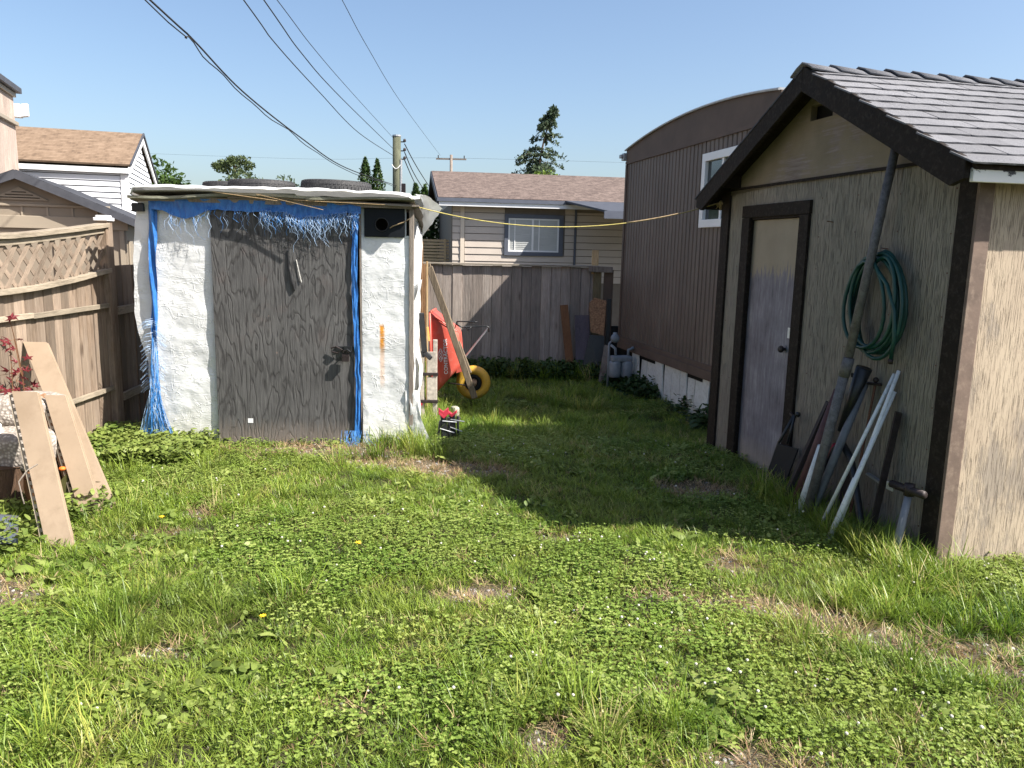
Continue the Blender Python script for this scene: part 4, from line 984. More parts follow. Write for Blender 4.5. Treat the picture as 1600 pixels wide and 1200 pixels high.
b = MB(); b.beam((0,.02,-.02),(.12,.03,.83),.006,.055,(1,0,0)); b.beam((-.02,-.005,-.02),(.10,.0,.83),.045,.006,(1,0,0)); b.build('bar', M['dark_metal'], ai)
sk = thing('strap_bracket', 'small pale metal strap sticking out beside the angle iron', 'bracket', SL(-.04,.55,.37), A12)
MB().beam((0,.06,.01),(0,-.10,-.015),.012,.03,(0,0,1)).build('strap', M['metal_grey'], sk)
hm = thing('sledge_hammer', 'hammer-like grey tool with a metal cross head leaning low at the shed corner', 'tool', SL(-.22,.08,0), A12)
b = MB(); b.tube([(0,0,0),(.10,.05,.40)], [.024,.021], 10); b.build('handle', M['grey_pipe'], hm, True)
b = MB(); b.tube([(.10,.20,.415),(.10,-.07,.43)], .024, 10); b.tube([(.10,.05,.39),(.10,.05,.46)], .03, 10); b.build('head', M['dark_metal'], hm, True)
MB().box(.085,.095,.17,.23,.375,.425).build('plate', M['metal_grey'], hm, bevel=.003)
# rope between sheds
A_ = Vector((-.90,6.80,2.10)); B_ = Vector((1.83,7.17,2.20)); rp = []
for k in range(33):
    t = k/32; p = A_.lerp(B_, t); p.z -= 4*t*(1-t)*.20; rp.append(p-A_)
b = MB(); b.tube(rp, .0042, 6); ro = b.build('yellow_rope', M['rope'], smooth=True, loc=A_); tag(ro, 'yellow rope strung between the tarp shed and the garden shed eave', 'rope')
b = MB()
for k in range(7):
    c = rp[-1]+Vector((random.gauss(0,.025), random.gauss(0,.02), random.gauss(-.03,.03))); b.ball(c, random.uniform(.012,.028), 6, 5)
for k in range(6): b.tube([rp[-1], rp[-1]+Vector((random.gauss(0,.05), 0, -random.uniform(.02,.09)))], .004, 4)
b.build('knot', M['rope_old'], ro, True)
b = MB(); b.tube([p+Vector((0,0,.003)) for p in rp[22:]], .0052, 6); b.build('rope_end', M['rope_old'], ro, True)

# ================================================================ left clutter
def plank(name, label, a, b, w, mat=M['siding_plank'], grp='tan siding planks leaning on the fleece', th=.012, flange=True):
    a = Vector(a); b = Vector(b); t = thing(name, label, 'plank', a, 0, grp)
    d = (b-a); L = d.length; d.normalize(); sd = Vector((1,0,0)); n = d.cross(sd).normalized()
    if n.y > 0: n = -n
    def P(u, v, h): return sd*u + d*v + n*h
    def bar(u0, u1, v0, v1, h0, h1, mb): mb.add([P(u,v,h) for h in (h0,h1) for v in (v0,v1) for u in (u0,u1)], [(0,1,3,2),(4,6,7,5),(0,4,5,1),(1,5,7,3),(3,7,6,2),(2,6,4,0)])
    m = MB(); bar(-w/2, w/2-.004, 0, L, .0, th+.014, m); bar(w/2-.004, w/2+.002, 0, L, .0, th, m)
    mm_ = MB(); bar(-w/2-.013, -w/2-.001, 0, L, -.004, .001, mm_); mm_.build('shadow_gap', M['brown_trim'], t) if flange else None
    m.build('face_panel', mat, t)
    if flange:
        m = MB(); bar(-w/2-.038, -w/2-.028, 0, L, -.002, .003, m); bar(-w/2-.012, -w/2, 0, L, -.002, .003, m); v = 0
        while v < L-.03: bar(-w/2-.028, -w/2-.012, v, v+.026, -.002, .003, m); v += .052
        m.build('nail_flange', M['flange'], t)
    return t, P, bar
plank('siding_plank', 'long wide tan siding plank leaning highest against the fence', (-2.63,4.90,-.02), (-3.55,5.80,.975), .180, flange=False)
plank('siding_plank', 'shorter tan siding plank lying over the lower half of the long wide one', (-2.665,4.81,-.02), (-3.105,5.25,.69), .145)
t, P, bar = plank('siding_plank', 'single tan siding plank leaning nearest the camera on the left', (-2.585,4.31,-.02), (-3.05,4.84,.79), .16)
m = MB().beam((-2.79,4.85,-.02),(-3.235,5.30,.69),.045,.02,(1,0,0)); tag(m.build('wood_batten', M['brown_edge'], bevel=.003), 'reddish brown batten leaning under the left edge of the shorter tan siding plank', 'batten')
m = MB(); m.tube([(-2.80,4.30,.38),(-2.765,4.33,.44),(-2.72,4.36,.47)], .004, 4); m.tube([(-2.80,4.30,.38),(-2.76,4.26,.30),(-2.74,4.24,.27)], .003, 4); tag(m.build('dead_vine', M['stud']), 'thin dry vine curling over the nearest tan plank', 'vine')
# fleece
fl = thing('fleece_blanket', 'speckled grey fleece bundle folded on old logs behind the tan planks', 'blanket', (-3.43,5.20,.33), 0)
def lump(c, r, k, e=.55):
    m = MB()
    def f(u, v):
        th = 2*pi*u; ph = pi*(v-.5); cs = lambda a: math.copysign(abs(cos(a))**e, cos(a)); sn = lambda a: math.copysign(abs(sin(a))**e, sin(a))
        x, y, z = cs(ph)*cs(th), cs(ph)*sn(th), sn(ph); d = 1+.10*fbm(x*1.2+k, y*1.2, z*1.2, 2)+.015*nz(x*5, y*5+k, z*5)
        return (c[0]+r[0]*x*d, c[1]+r[1]*y*d, c[2]+r[2]*z*d)
    return m.grid(f, 44, 24)
lump((.03,.12,.25),(.25,.24,.11),1).build('upper_fold', M['fleece'], fl, True)
lump((.10,-.10,.04),(.31,.26,.14),4).build('lower_fold', M['fleece'], fl, True)
lump((-.33,-.45,-.02),(.25,.22,.17),8).build('side_fold', M['fleece'], fl, True)
wc_ = lump((-3.46,4.90,.50),(.15,.14,.07),12).build('white_cloth', M['cloth_white'], smooth=True); tag(wc_, 'crumpled white cloth lying over the speckled fleece at the left edge', 'cloth')
for i, (x, y, r, h, lab) in enumerate(((-3.30,4.90,.15,.34,'dark rotten log stump under the front of the fleece'),(-3.05,5.15,.11,.30,'smaller dark log stump under the right end of the fleece'),(-3.45,5.05,.15,.32,'wide dark log stump under the left end of the fleece'),(-2.98,4.80,.075,.32,'reddish cracked log piece behind the nearest tan plank'))):
    m = MB(); m.grid(lambda u, v: ((r+.02*nz(cos(2*pi*u)*2+i, sin(2*pi*u)*2, v*2)+.012*nz(cos(2*pi*u)*7, sin(2*pi*u)*7, i))*cos(2*pi*u), (r+.02*nz(cos(2*pi*u)*2+i, sin(2*pi*u)*2, v*2)+.012*nz(cos(2*pi*u)*7, sin(2*pi*u)*7, i))*sin(2*pi*u), h*v), 40, 8)
    m.add([(r*cos(2*pi*k/20)*1.02, r*sin(2*pi*k/20)*1.02, h-.002) for k in range(20)], [tuple(range(20))])
    o = m.build('log_stump', M['log'] if i < 3 else M['dark_plank'], smooth=True, loc=(x,y,-.03), rot=(.05*i,.04,0)); tag(o, lab, 'log')
m = MB(); m.grid(lambda u, v: (.42*(u-.5), .42*(v-.5)*(1-.3*u), .05*sin(pi*u)+.03*v), 10, 10); o = m.build('metal_sheet', M['slate'], loc=(-3.02,4.22,.05), rot=(.15,-.12,.5)); tag(o, 'bent blue-grey metal sheet in the grass at the left edge', 'metal sheet')
o = MB().ball((0,0,0), (.022,.022,.014), 10, 6).build('orange_bloom', M['orange'], smooth=True, loc=(-2.93,4.95,.27)); tag(o, 'small orange bloom between the tan planks', 'flower')
m = MB(); m.grid(lambda u, v: ((u-.5)*.16*sin(pi*(.12+.85*v)), .05*v+.03*abs(u-.5), .22*v), 6, 8); o = m.build('broad_leaf', M['darkweed'], smooth=True, loc=(-2.87,4.9,.02), rot=(0,0,.4)); tag(o, 'broad dusty green leaf between the two groups of tan planks', 'leaf')

# maple seedling
mp = thing('maple_seedling', 'young maple with dark red leaves in front of the left fence', 'seedling', (-3.50,5.50,0), 0)
m = MB(); lobes = [(90,.055),(35,.045),(145,.045),(-15,.028),(195,.028)]; ring = []
angs = []
for k, (a, L) in enumerate(sorted(lobes)): pass
order = sorted(lobes); vs = [(0,0,0)]
for i, (a, L) in enumerate(order):
    a1 = radians(a); vs.append((L*cos(a1), L*sin(a1), -.012)); 
    if i < len(order)-1: a2 = radians((a+order[i+1][0])/2); vs.append((.018*cos(a2), .018*sin(a2), .004))
m.add(vs, [(0, i, i+1) for i in range(1, len(vs)-1)]); lm = m.mesh('leaf', M['maple'])
st = MB(); leaves = []
for k in range(7):
    p0 = Vector((random.gauss(0,.02), random.gauss(0,.03), 0)); tip = Vector((random.uniform(-.10,.10), random.uniform(-.25,.12), random.uniform(.7,1.2))); pts = []
    for j in range(7):
        t = j/6; q = p0.lerp(tip, t)+Vector((.03*sin(t*4+k),.03*cos(t*3+k),0)); pts.append(q)
        if t > .45:
            for w_ in range(2):
                lp = q+Vector((random.gauss(.03,.05), random.gauss(0,.06), random.gauss(0,.03))); leaves.append(lp); st.tube([q, lp], .0018, 3)
    st.tube(pts, [.006-.0006*j for j in range(7)], 5)
st.build('stem', M['dark_plank'], mp)
for lp in leaves: inst('leaf', lm, mp, lp, (radians(random.uniform(20,80)), random.uniform(-.6,.6), radians(random.uniform(0,150))), (random.uniform(.8,1.3),)*3)

# ================================================================ houses behind
def lap(parent, mat, x0, x1, y, z0, z1, ex, name='siding_board', axis='x', trimfn=None):
    z = z0
    while z < z1-.01:
        a, b = (x0, x1) if trimfn is None else trimfn(z, z+ex)
        if b-a > .05:
            m = MB(); h = min(ex-.014, z1-z)
            if axis == 'x': m.prism([(a,y,z),(a,y-.022,z),(a,y-.008,z+h),(a,y,z+h)], (b-a,0,0))
            else: m.prism([(y,a,z),(y+.022,a,z),(y+.008,a,z+h),(y,a,z+h)], (0,b-a,0))
            m.build(name, mat, parent)
        z += ex
# white house
wh = thing('white_house', 'white sided house with a tan shingle roof beyond the left fence', 'house', (-6.72,13.89,0), radians(18))
MB().box(-8,-.0,.0,3.8,-.2,2.9).build('wall', M['white_back'], wh)
MB().prism([(-.003,0,2.9),(-.003,1.9,3.65),(-.003,3.8,2.9)], (-.2,0,0)).build('gable_wall', M['white_back'], wh)
lap(wh, M['white_siding'], -6,-.1,-.002,1.52,2.88,.095)
def tf(z, z2): 
    zz = z2; 
    if zz <= 2.92: return (.08, 3.75)
    t = (3.62-zz)/.72*1.9; return (1.9-t+.12, 1.9+t-.12)
lap(wh, M['white_siding'], 0,0,.002,1.52,3.60,.095,axis='y',trimfn=tf)
b = MB(); b.prism([(-.09,-.03,0),(.03,-.03,0),(.03,.08,0),(.001,.08,0),(.001,-.001,0),(-.09,-.001,0)], (0,0,2.87)); b.build('corner_board', M['white_trim'], wh)
for sg in (-1, 1):
    ye = 1.9+sg*1.97; ze = 2.96
    rm = MB(); L = sqrt((1.97)**2+.757**2); an = atan2(.757,1.97)
    rm.box(-8.5,.07,0,L,0,.03) ; o = rm.build('roof', M['roof_tan'], wh, loc=(0,1.9,3.76))
    o.rotation_euler = (-an if sg > 0 else 0,0,0)
    if sg < 0: o.rotation_euler = (pi+an,0,0); o.data.transform(Matrix.Translation((0,0,-.03)))
    MB().prism([(.075,1.9,3.745),(.075,ye,2.985),(.075,ye,2.88),(.075,1.9,3.60)], (-.03,0,0)).build('rake_board', M['white_trim'], wh)
    MB().prism([(.10,1.9,3.80),(.10,ye,3.04),(.10,ye,3.0),(.10,1.9,3.75)], (-.024,0,0)).build('roof_edge', M['dark_roof_edge'], wh)
MB().box(-8.5,.05,-.09,-.06,2.88,2.965).build('fascia', M['white_trim'], wh)
MB().box(-8.5,.045,-.06,0,2.89,2.90).build('soffit', M['white_trim'], wh)
# neighbour resin shed
nsd = thing('neighbour_shed', 'beige resin shed with a dark shingle roof behind the lattice fence', 'shed', (-5.9,8.8,0), radians(19.5))
MB().box(-.75,1.45,0,3.0,-.2,1.96).build('wall', M['resin'], nsd)
MB().prism([(-.8,-.002,1.95),(1.5,-.002,1.95),(.40,-.002,2.42)], (0,.1,0)).build('gable_wall', M['resin'], nsd)
MB().box(-.78,1.48,-.03,-.003,1.86,2.0).build('trim_band', M['resin_trim'], nsd, bevel=.006)
MB().box(-.5,1.3,-.025,-.003,2.10,2.13).build('trim_band', M['resin_trim'], nsd, bevel=.006)
for x in (-.6,-.35,-.1,.15,.4,.65,.9,1.15): MB().box(x,x+.02,-.014,-.003,2.0,2.10).build('batten', M['resin_trim'], nsd)
v = MB(); v.prism([(.12,-.03,2.17),(.68,-.03,2.17),(.40,-.03,2.31)], (0,.027,0)); vo = v.build('gable_vent', M['resin_trim'], nsd)
for k in range(3): z = 2.19+.03*k; h = .20-.065*k; MB().box(.4-h,.4+h,-.038,-.0305,z,z+.008).build('louvre', M['brown_trim'], vo)
for x in (-.7,0,.7,1.38): MB().box(x,x+.05,-.02,-.003,-.1,1.86).build('panel_rib', M['resin_trim'], nsd)
for y_ in (.1,.9,1.7,2.5): MB().box(1.451,1.475,y_,y_+.30,-.1,1.75).build('side_rib', M['resin_trim'], nsd, bevel=.01)
for sg in (-1, 1):
    L = sqrt(1.22**2+.52**2); an = atan2(.52,1.22)
    rm = MB(); rm.box(0,3.35,0,L,0,.03); o = rm.build('roof', M['roof_dark'], nsd, loc=(.40,3.25,2.47))
    # x-> -y ; y -> +-x
    if sg > 0: o.matrix_local = Matrix.Translation((.40,3.2,2.46)) @ Matrix.Rotation(radians(-90), 4, 'Z') @ Matrix.Rotation(-an, 4, 'X')
    else: o.matrix_local = Matrix.Translation((.40,-.15,2.46)) @ Matrix.Rotation(radians(90), 4, 'Z') @ Matrix.Rotation(-an, 4, 'X')
    MB().prism([(.40,-.17,2.48),(.40+sg*1.24,-.17,2.48-.525),(.40+sg*1.24,-.17,2.40-.525),(.40,-.17,2.39)], (0,.02,0)).build('rake_trim', M['dark_roof_edge'], nsd)
# tall pinkish house
th = thing('tall_house', 'tall pinkish board sided house wall at the far left edge', 'house', (-7.3,11.2,0), radians(19.5))
MB().box(-5,-.0,-8,1.46,-.2,3.95).build('wall', M['pink_board'], th)
y = -3.0
while y < 1.4: MB().box(.001,.02,y,y+.115,1.5,3.46).build('wall_board', M['pink_board'], th); MB().box(.001,.02,y,y+.115,3.52,3.88).build('wall_board', M['pink_board'], th); y += .122
MB().box(.0,.07,-8,1.52,3.46,3.515).build('ledge', M['resin_trim'], th, bevel=.004)
MB().box(.0,.06,-8,1.52,3.885,3.95).build('frieze', M['resin_trim'], th, bevel=.004)
MB().prism([(-5,-8,3.96),(.12,-8,3.96),(.12,-8,4.04),(-5,-8,4.7)], (0,9.62,0)).build('roof', M['dark_roof_edge'], th)
b = MB(); b.box(-.02,.10,1.53,1.68,3.60,3.80); b.prism([(.10,1.55,3.61),(.10,1.67,3.61),(.10,1.67,3.80),(.10,1.55,3.80)], (.09,0,.02)); b.build('wall_lamp', M['white_trim'], th, bevel=.01)

# far house
fh = thing('bungalow', 'beige sided bungalow with a reddish brown shingle roof beyond the back fence', 'house', (-1.54,18,0), radians(8))
fx = .0
MB().box(.10,9,.0,7.6,-.3,2.75).build('wall', M['beige_back'], fh)
MB().prism([(.098,0,2.75),(.098,3.8,3.62),(.098,7.6,2.75)], (.2,0,0)).build('gable_wall', M['beige_siding'], fh)
lap(fh, M['beige_siding'], .12,.30,-.002,1.0,2.68,.155); lap(fh, M['beige_siding'], .40,1.30,-.002,1.0,2.68,.155)
lap(fh, M['beige_siding'], 1.30,2.70,-.002,1.0,1.60,.155); lap(fh, M['beige_siding'], 2.70,2.92,-.002,1.0,2.68,.155); lap(fh, M['beige_siding'], 2.98,6.5,-.002,1.0,2.60,.155)
for x in (.30, 2.925): MB().box(x,x+.09 if x < 1 else x+.04,-.04,-.001,.9,2.70).build('corner_board', M['beige_trim'] if x < 1 else M['bluegrey'], fh)
lap(fh, M['beige_siding'], 0,7.4,.098,1.0,2.7,.155,axis='y',trimfn=lambda z, z2: (.0,.0))
wf = MB(); X0, X1, Z0, Z1 = 1.30, 2.66, 1.60, 2.53
for b in ((X0,X1,Z1-.09,Z1),(X0,X1,Z0,Z0+.09),(X0,X0+.09,Z0+.09,Z1-.09),(X1-.10,X1,Z0+.09,Z1-.09)): wf.box(b[0],b[1],-.05,.0,b[2],b[3])
wo_ = wf.build('window', M['bluegrey'], fh, bevel=.004)
fm = MB(); x0, x1, z0, z1 = X0+.09, X1-.10, Z0+.09, Z1-.09
for b in ((x0,x1,z1-.035,z1),(x0,x1,z0,z0+.035),(x0,x0+.035,z0+.035,z1-.035),(x1-.035,x1,z0+.035,z1-.035),(1.93,1.975,z0+.035,z1-.035)): fm.box(b[0],b[1],-.035,-.005,b[2],b[3])
for x in (1.53, 2.09): fm.box(x,x+.022,-.03,-.008,z0+.035,z1-.035)
fm.build('frame', M['white_vinyl'], wo_)
MB().box(x0,x1,-.012,-.006,z0,z1).build('pane', M['blind'], wo_)
z = z0+.06
while z < z1-.05: MB().box(x0+.04,x1-.04,-.018,-.0125,z,z+.028).build('blind_slat', M['blind'], wo_); z += .045
for sg in (-1, 1):
    run = 4.15; rise = .93; L = sqrt(run**2+rise**2); an = atan2(rise,run)
    rm = MB(); rm.box(-.22,9.3,0,L,0,.035); o = rm.build('roof', M['roof_brown'], fh, loc=(0,3.8,3.74)); o.rotation_euler = (-an,0,0) if sg > 0 else (pi+an,0,0)
    if sg < 0: o.data.transform(Matrix.Translation((0,0,-.035)))
    ye = 3.8+sg*4.12
    MB().prism([(-.25,3.8,3.76),(-.25,ye,2.83),(-.25,ye,2.70),(-.25,3.8,3.60)], (.03,0,0)).build('rake_board', M['dark_roof_edge'], fh)
MB().box(-.24,9.3,-.37,-.33,2.75,2.83).build('gutter', M['bluegrey'], fh); MB().box(-.2,9.3,-.34,-.30,2.66,2.75).build('fascia', M['white_trim'], fh)
MB().box(-.2,9.3,-.30,.0,2.68,2.70).build('soffit', M['beige_trim'], fh)
pr = MB(); pr.prism([(2.62,-.36,2.80),(6.5,-.36,2.80),(6.5,-2.4,2.50),(3.1,-2.4,2.50)], (0,0,.04)); po = pr.build('porch_roof', M['dark_roof_edge'], fh); MB().box(3.0,4.1,-2.44,-2.4,2.39,2.54).build('porch_fascia', M['bluegrey'], fh); MB().box(4.1,6.5,-2.44,-2.4,2.39,2.52).build('porch_fascia', M['white_trim'], fh)

# slat fence behind
sf = thing('slat_fence', 'light tan horizontal slat fence far back beside the bungalow', 'fence', (-3.6,19,0), radians(2))
for k in range(9): MB().box(0,2.05,0,.02,1.28+.075*k,1.28+.075*k+.055).build('slat', M['slat_tan'], sf)
for x in (.3, 1.15, 1.9): MB().box(x,x+.05,-.03,0,.0,1.95).build('post', M['slat_tan'], sf)
MB().box(0,2.05,-.04,.02,1.10,1.22).build('base_board', M['white_trim'], sf)

# ================================================================ poles and wires
def upole(name, label, x, y, z, r, mat):
    t = thing(name, label, 'utility pole', (x,y,-.2), 0)
    MB().tube([(0,0,0),(0,0,z*.5+.2),(0,0,z+.2)], [r*1.2,r*1.08,r], 14).build('shaft', mat, t, True); return t
u1 = upole('utility_pole', 'near thick greenish wooden utility pole behind the tarp shed', -4.15, 28, 5.5, .14, M['pole_green'])
b = MB(); b.tube([(.14,-.06,3.6),(.15,-.06,4.9)], .05, 8); b.build('conduit', M['metal_grey'], u1)
b = MB()
for z in (4.92,5.2,5.5): b.tube([(.1,0,z),(.28,0,z)], .02, 6); b.lathe([(0,0),(.05,0),(.05,.06),(.03,.1),(0,.1)], 8, (.27,0,z))
b.build('insulator', M['dark_metal'], u1)
b = MB(); b.box(.12,.30,-.1,.05,3.75,4.1); b.build('junction_box', M['dark_metal'], u1)
b = MB(); b.tube([(-.15+.3*k/8, -.16-.03*sin(pi*k/8), 4.72-.14*sin(pi*k/8)) for k in range(9)], .016, 5); b.build('cable_loop', M['white_vinyl'], u1)
b = MB(); b.lathe([(0,.0),(.155,.0),(.15,.05),(0,.06)], 12, (0,0,5.67)); b.build('pole_cap', M['metal_grey'], u1)
u2 = upole('utility_pole', 'distant thin utility pole with a crossarm above the bungalow roof', -6.08, 75, 10.2, .13, M['pole_far'])
MB().box(-1.4,1.4,-.06,.06,9.95,10.08).build('crossarm', M['pole_far'], u2)
b = MB()
for x in (-1.2,0,1.2): b.tube([(x,0,10.08),(x,0,10.35)], .05, 6)
b.build('insulator', M['dark_metal'], u2)
def wire(label, pts, r, grp='overhead wires', n=5):
    P = [Vector(p) for p in pts]; Q = []
    for i in range(len(P)-1):
        p0, p1, p2, p3 = P[max(i-1,0)], P[i], P[i+1], P[min(i+2,len(P)-1)]
        for k in range(8):
            t = k/8; Q.append(.5*((2*p1)+(p2-p0)*t+(2*p0-5*p1+4*p2-p3)*t*t+(3*p1-p0-3*p2+p3)*t**3))
    Q.append(P[-1]); b = MB(); b.tube(Q, r, n); o = b.build('overhead_wire', M['wire'], smooth=True); tag(o, label, 'wire', grp); return Q
Q = wire('thickest overhead wire, sagging lowest on its way to the near utility pole', [(-3.91,1,5.11),(-3.98,9,4.30),(-3.99,10.11,4.19),(-4.01,11.96,3.92),(-4.04,15.17,3.71),(-4.07,19.25,3.57),(-4.15,28,3.83)], .012)
Q2 = [q+Vector((.02*sin(i*1.3), 0, -.028-.035*abs(sin(i*.42)))) for i, q in enumerate(Q)]
b = MB(); b.tube(Q2, .008, 5); tag(b.build('overhead_wire', M['wire'], smooth=True), 'thin wire looping loosely just below the thickest overhead wire', 'wire', 'overhead wires')
wire('overhead wire that is the lowest of the upper trio, attached beneath its neighbours', [(-3.34,3.01,5.69),(-3.64,11,4.9),(-3.70,12.58,4.74),(-3.83,15.84,4.64),(-4.0,20.49,4.55),(-4.28,28,4.84)], .009)
wire('middle overhead wire of the upper trio reaching the near utility pole', [(-2.95,3.01,5.37),(-3.37,11,4.9),(-3.49,13.25,4.77),(-3.69,16.91,4.78),(-4.28,28,5.07)], .009)
wire('topmost thin overhead wire ending near the top of the near utility pole', [(-2.69,3.02,4.89),(-3.20,11,4.91),(-3.36,13.53,4.91),(-3.64,17.98,5.04),(-4.28,28,5.43)], .006)
wire('faint overhead wire running to the distant crossarm pole', [(-5.03,17.01,9.18),(-5.32,25,8.96),(-5.5,30.11,8.83),(-5.93,42.29,8.92),(-7.09,75,10.12)], .011)
for pts, lb in (([(-3.91,28.2,5.26),(-4.2,35.99,4.87),(-5.07,60,4.19)],'upper wire dropping right behind the near utility pole'),([(-3.91,28.2,4.98),(-4.3,35.64,4.56),(-5.55,60,4.18)],'middle wire dropping right behind the near utility pole'),([(-3.91,28.2,4.72),(-4.6,36.97,4.52),(-6.41,60,4.4)],'lower wire dropping right behind the near utility pole')):
    wire(lb, pts, .018, 'wires beyond the near pole')
wire('faint distant wire crossing the sky level with the crossarm', [(-46,90,11.4),(-22.6,88,10.9),(-7.4,75,9.9),(9.9,75,9.85)], .008)

# ================================================================ trees
def leafmesh(centers, sizes, name, mat, parent, flat=.5):
    n = len(centers); c = np.array(centers); s_ = np.array(sizes)
    nrm = rng.normal(size=(n,3)); nrm[:,2] += flat; nrm /= np.linalg.norm(nrm, axis=1)[:,None]
    a = np.cross(nrm, rng.normal(size=(n,3))); a /= np.linalg.norm(a, axis=1)[:,None]; b = np.cross(nrm, a)
    k = s_[:,None]; asp = rng.uniform(.5,.9,(n,1))
    v = np.stack([c-a*k, c+b*k*asp*.6, c+a*k, c-b*k*asp*.6], 1).reshape(-1,3)
    m = bpy.data.meshes.new(name); m.vertices.add(4*n); m.vertices.foreach_set('co', v.ravel()); m.loops.add(4*n); m.loops.foreach_set('vertex_index', np.arange(4*n)); m.polygons.add(n); m.polygons.foreach_set('loop_start', np.arange(n)*4); m.update(calc_edges=True); m.materials.append(mat)
    o = bpy.data.objects.new(name, m); COL.objects.link(o); o.parent = parent; return o
def broad(label, x, y, z0, w, h, mat, n=3500, ls=.11, clumps=26):
    t = thing('tree', label, 'tree', (x,y,-.2), 0); zc = z0-h/2
    b = MB(); b.tube([(0,0,0),(.1,0,zc*.6),(0,.1,zc+.2)], [.2,.15,.08], 8); b.build('trunk', M['trunk'], t, True)
    cs = []; sz = []
    for k in range(clumps):
        d = rng.normal(size=3); d /= np.linalg.norm(d); rr = rng.uniform(.45,.92); cc = np.array([d[0]*w/2*rr, d[1]*w/2*rr, zc+.2+d[2]*h/2*rr]); r = rng.uniform(.13,.26)*min(w,h)
        q = rng.normal(size=(n//clumps,3)); q /= np.linalg.norm(q, axis=1)[:,None]; q *= (rng.uniform(.3,1,(len(q),1))**.5)*r; cs.append(cc+q*np.array([1.2,1.2,.8])); sz += list(rng.uniform(.6,1.3,len(q))*ls)
    tag(leafmesh(np.concatenate(cs), sz, 'crown', mat, t)); return t
def column(label, x, y, ztop, r, mat, n=2600, ls=.09, name='cedar_tree'):
    t = thing(name, label, 'tree', (x,y,-.2), 0)
    b = MB(); b.tube([(0,0,0),(0,0,ztop*.85)], [.12,.03], 7); b.build('trunk', M['trunk'], t, True)
    u = rng.uniform(0,1,n); z = ztop*(1-u**1.2*.95)+.2; rad = r*np.minimum(1, ((ztop+.2-z)/ztop*3.2))**.7; a = rng.uniform(0,2*pi,n); rr = rad*rng.uniform(.55,1.08,n)*(1+.16*np.sin(a*5+z*3))
    c = np.stack([rr*np.cos(a), rr*np.sin(a), z+rng.normal(0,.05,n)], 1); leafmesh(c, rng.uniform(.6,1.3,n)*ls, 'crown', mat, t, .1); return t
broad('dark leafy tree behind the right end of the white house', -11.75, 26, 4.75, 3.0, 3.6, M['tree'], 4500, .10, 34)
broad('round dull green distant tree between the white house and the utility pole', -15.3, 45, 5.9, 3.0, 3.2, M['tree_far'], 3500, .12)
broad('smaller distant tree right of the round dull green one', -14.6, 50, 5.95, 2.3, 2.2, M['tree_far'], 2200, .13)
broad('far low greenery peeking over the tan roof', -21, 60, 8.2, 3.5, 1.6, M['tree_far'], 1500, .14)
column('taller left cedar of the pair beside the near utility pole', -7.12, 38, 5.75, .50, M['cedar'], 3000)
column('right cedar of the pair beside the near utility pole', -6.55, 38, 5.72, .40, M['cedar'], 2600)
column('small cedar top peeking over the roof flap of the tarp shed', -3.75, 30, 4.0, .34, M['cedar'], 2600)
column('tall dark cedar close to the left side of the bungalow', -2.72, 24, 3.45, .42, M['cedar'], 4200, .08)
column('dark cedar between the tarp shed flap and the bungalow cedar', -3.25, 23.5, 2.75, .45, M['cedar'], 4200, .08)
broad('lime green leafy bush top in front of the spruce', 1.55, 37, 5.35, 2.5, 2.2, M['tree_lime'], 2500, .11, 22)
sp = thing('spruce_tree', 'ragged dark spruce with a leaning tip behind the bungalow', 'tree', (1.35,45,-.2), 0)
def trk(z): return Vector((.75*max(0, (z-6)/3.6)**1.6-.15, 0, z))
b = MB(); b.tube([trk(z) for z in np.linspace(0, 9.6, 12)], [.16-.0125*i for i in range(12)], 7); b.build('trunk', M['trunk'], sp, True)
cs = []; brs = MB()
for k in range(165):
    z = rng.uniform(4.2,9.65); t = (9.75-z)/5.5; L = (.22+1.95*t**.9)*rng.uniform(.55,1.25); a = rng.uniform(0,2*pi); p0 = trk(z)
    if 7.3 < z < 8.1 and rng.random() < .7: continue
    for j in range(int(16+30*L)):
        s_ = rng.uniform(.12,1); w_ = .20*L*(1-s_*.55)
        cs.append((p0.x+cos(a)*L*s_+rng.normal(0,w_*.5), p0.y+sin(a)*L*s_+rng.normal(0,w_*.5), z+L*(.10*s_-.34*s_*s_)+rng.normal(0,.05)))
    brs.tube([p0, p0+Vector((cos(a)*L*.55, sin(a)*L*.55, -.03*L)), p0+Vector((cos(a)*L, sin(a)*L, -.24*L))], [.02,.014,.006], 4)
brs.build('branch', M['trunk'], sp)
leafmesh(cs, rng.uniform(.06,.15,len(cs)), 'crown', M['spruce'], sp, .3)

# ================================================================ grass and weeds (scattered)
def srcmesh(name, polys, tvals, mat):
    vs = []; fs = []; tv = []
    for P, T in zip(polys, tvals):
        b = len(vs); vs += P; tv += T
        k = len(P)//2
        if len(P) % 2 == 1: fs += [(b+2*i,b+2*i+1,b+2*i+3,b+2*i+2) for i in range(k-1)]+[(b+2*k-2,b+2*k-1,b+2*k)]
        else: fs += [(b+2*i,b+2*i+1,b+2*i+3,b+2*i+2) for i in range(k-1)]
    m = bpy.data.meshes.new(name); m.from_pydata([tuple(v) for v in vs], [], fs); m.update(); m.materials.append(mat)
    a = m.attributes.new('t', 'FLOAT', 'POINT'); a.data.foreach_set('value', tv); return m
def blade(x, y, h, w, lean_, az, curve):
    P = []; T = []; n = 4; dx, dy = cos(az), sin(az); px, py = -dy, dx
    for i in range(n):
        t = i/n; r = lean_*h*t+curve*h*t*t; z = h*t*(1-.25*abs(curve)*t); ww = w*(1-.55*t)
        P += [(x+dx*r-px*ww/2, y+dy*r-py*ww/2, z), (x+dx*r+px*ww/2, y+dy*r+py*ww/2, z)]; T += [t, t]
    r = lean_*h+curve*h; P.append((x+dx*r, y+dy*r, h*(1-.25*abs(curve)))); T.append(1)
    return P, T
